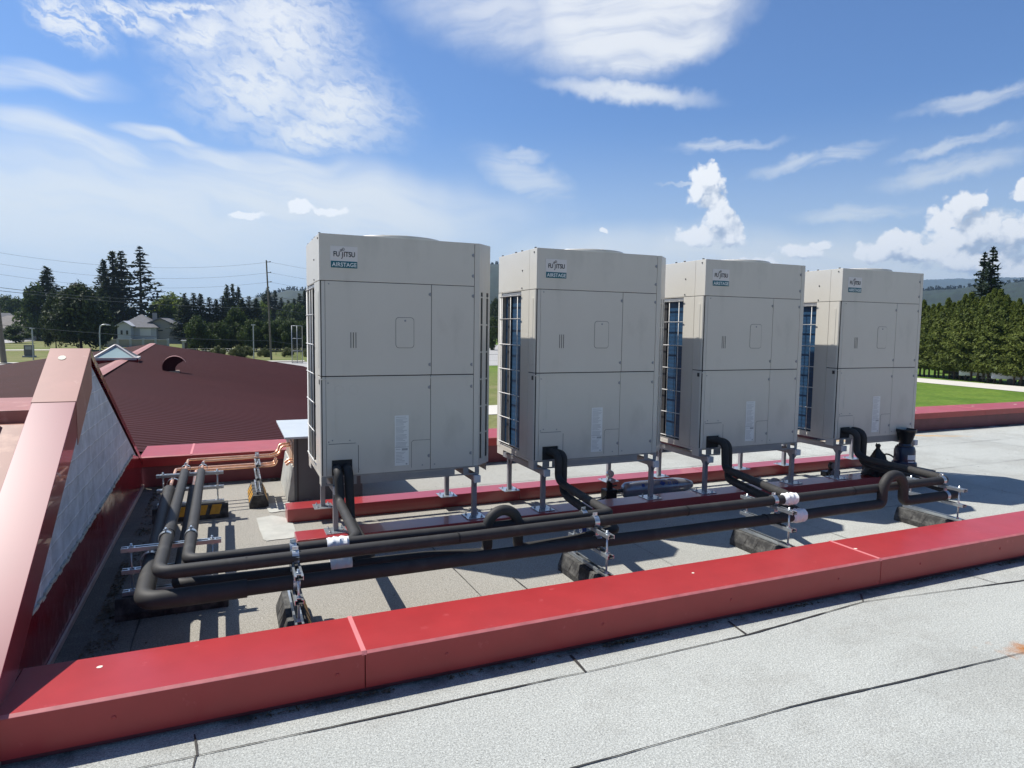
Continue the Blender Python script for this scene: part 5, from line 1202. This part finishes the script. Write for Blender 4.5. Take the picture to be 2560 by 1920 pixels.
# cumulus: heaped puffs, white on the sun side and blue grey below
cu=[(1526,384,42,34),(1510,412,32,28),(1538,425,32,40),(1550,460,36,40),(1566,492,48,36),(1515,510,70,24),(1582,508,34,30),
    (2075,448,44,36),(2035,475,42,36),(2112,440,26,26),(2118,495,60,46),(2060,520,90,34),(1940,522,66,26),(1890,545,52,28),(1990,545,110,28),(2190,500,46,44),(2110,560,150,36),(2214,410,28,26),
    (648,446,36,17),(715,458,40,12),(535,466,44,10),(1303,499,12,5),(1725,545,52,18),(1770,532,30,11),(1640,570,70,16),(2212,590,150,26)]
cu2=[(1520,398,36,42),(1550,470,40,56),(1535,512,76,22),(2075,455,58,46),(2105,505,110,54),(1930,535,100,36),(2190,505,56,56),(2060,565,190,30),(655,450,44,17),(715,458,40,12),(535,466,44,10),(1735,543,62,20),(1640,570,70,16)]
def cfield(nm,L):
    global N,Lk
    g=bpy.data.node_groups.new(nm,'ShaderNodeTree'); g.interface.new_socket('V',in_out='INPUT',socket_type='NodeSocketVector'); g.interface.new_socket('F',in_out='OUTPUT',socket_type='NodeSocketFloat')
    N0,L0_=N,Lk; N,Lk=g.nodes,g.links; gi=N.new('NodeGroupInput'); go=N.new('NodeGroupOutput'); Vv=gi.outputs[0]
    n1=NZ(Vv,.9,3,.6)
    Vw=VM('ADD',Vv,VM('MULTIPLY',VM('SUBTRACT',n1.outputs['Color'],(.5,.5,.5)),(1.0,.8,0)))
    vo=N.new('ShaderNodeTexVoronoi'); vo.feature='F1'; vo.inputs['Scale'].default_value=1.25; vo.inputs['Detail'].default_value=2.4; vo.inputs['Roughness'].default_value=.42; Lk.new(Vw,vo.inputs['Vector'])
    U=ublobs(Vw,[(*c,0) for c in L])
    F_=MA('ADD',U,MA('MULTIPLY',MA('SUBTRACT',.74,vo.outputs['Distance']),.62)); Lk.new(F_,go.inputs[0])
    N,Lk=N0,L0_; return g
def field(g,v): n=N.new('ShaderNodeGroup'); n.node_tree=g; Lk.new(v,n.inputs[0]); return n.outputs[0]
F1=field(cfield('cumulus_field',cu),AE); F2=field(cfield('cumulus_lit',cu2),VM('ADD',AE,(-.6,.95,0)))
al=MR(F1,-.12,.26,0,1); sh=MR(MA('SUBTRACT',F1,F2),-.55,.36,0,1)
cc=MX(sh,(.40*k,.49*k,.64*k,1),(1.06*k,1.07*k,1.08*k,1))
c2=MX(MA('MULTIPLY',al,MR(ele,.5,5,.6,.99)),c1,cc)
Lk.new(c2,bg.inputs[0])

# ------------------------------------------------------------------ camera and render
cam=bpy.data.cameras.new('camera'); cam.sensor_width=36; cam.lens=CF[0]/2560*36; cam.clip_end=30000; cam.clip_start=.05
co=bpy.data.objects.new('camera',cam); COL.objects.link(co)
mt=Matrix((( RT.x,UP.x,-FW.x,CP.x),(RT.y,UP.y,-FW.y,CP.y),(RT.z,UP.z,-FW.z,CP.z),(0,0,0,1))); co.matrix_world=mt; scene.camera=co
# pale air between here and the mountains
HAZE=1.05e-4
if HAZE:
    mb=MB(); mb.box(-8500,11500,-2900,11500,GZ-1,700); hzb=mb.build('haze',None); hzb.data.materials.clear()
    m=bpy.data.materials.new('haze_air'); m.use_nodes=True; t_=m.node_tree; 
    for n in list(t_.nodes): t_.nodes.remove(n)
    o_=t_.nodes.new('ShaderNodeOutputMaterial'); v_=t_.nodes.new('ShaderNodeVolumePrincipled'); v_.inputs['Color'].default_value=(.52,.74,1,1); v_.inputs['Density'].default_value=HAZE; v_.inputs['Anisotropy'].default_value=.2
    t_.links.new(v_.outputs[0],o_.inputs['Volume']); hzb.data.materials.append(m); tag(hzb,'thin blue air haze','haze',kind='stuff')
scene.render.engine='CYCLES'
scene.view_settings.view_transform='Standard'; scene.view_settings.look='None'; scene.view_settings.exposure=0.40; scene.view_settings.gamma=1
scene.cycles.max_bounces=6; scene.cycles.diffuse_bounces=3; scene.cycles.glossy_bounces=3; w.cycles.sampling_method='NONE'; scene.cycles.volume_bounces=0
scene.render.resolution_x=1024; scene.render.resolution_y=768
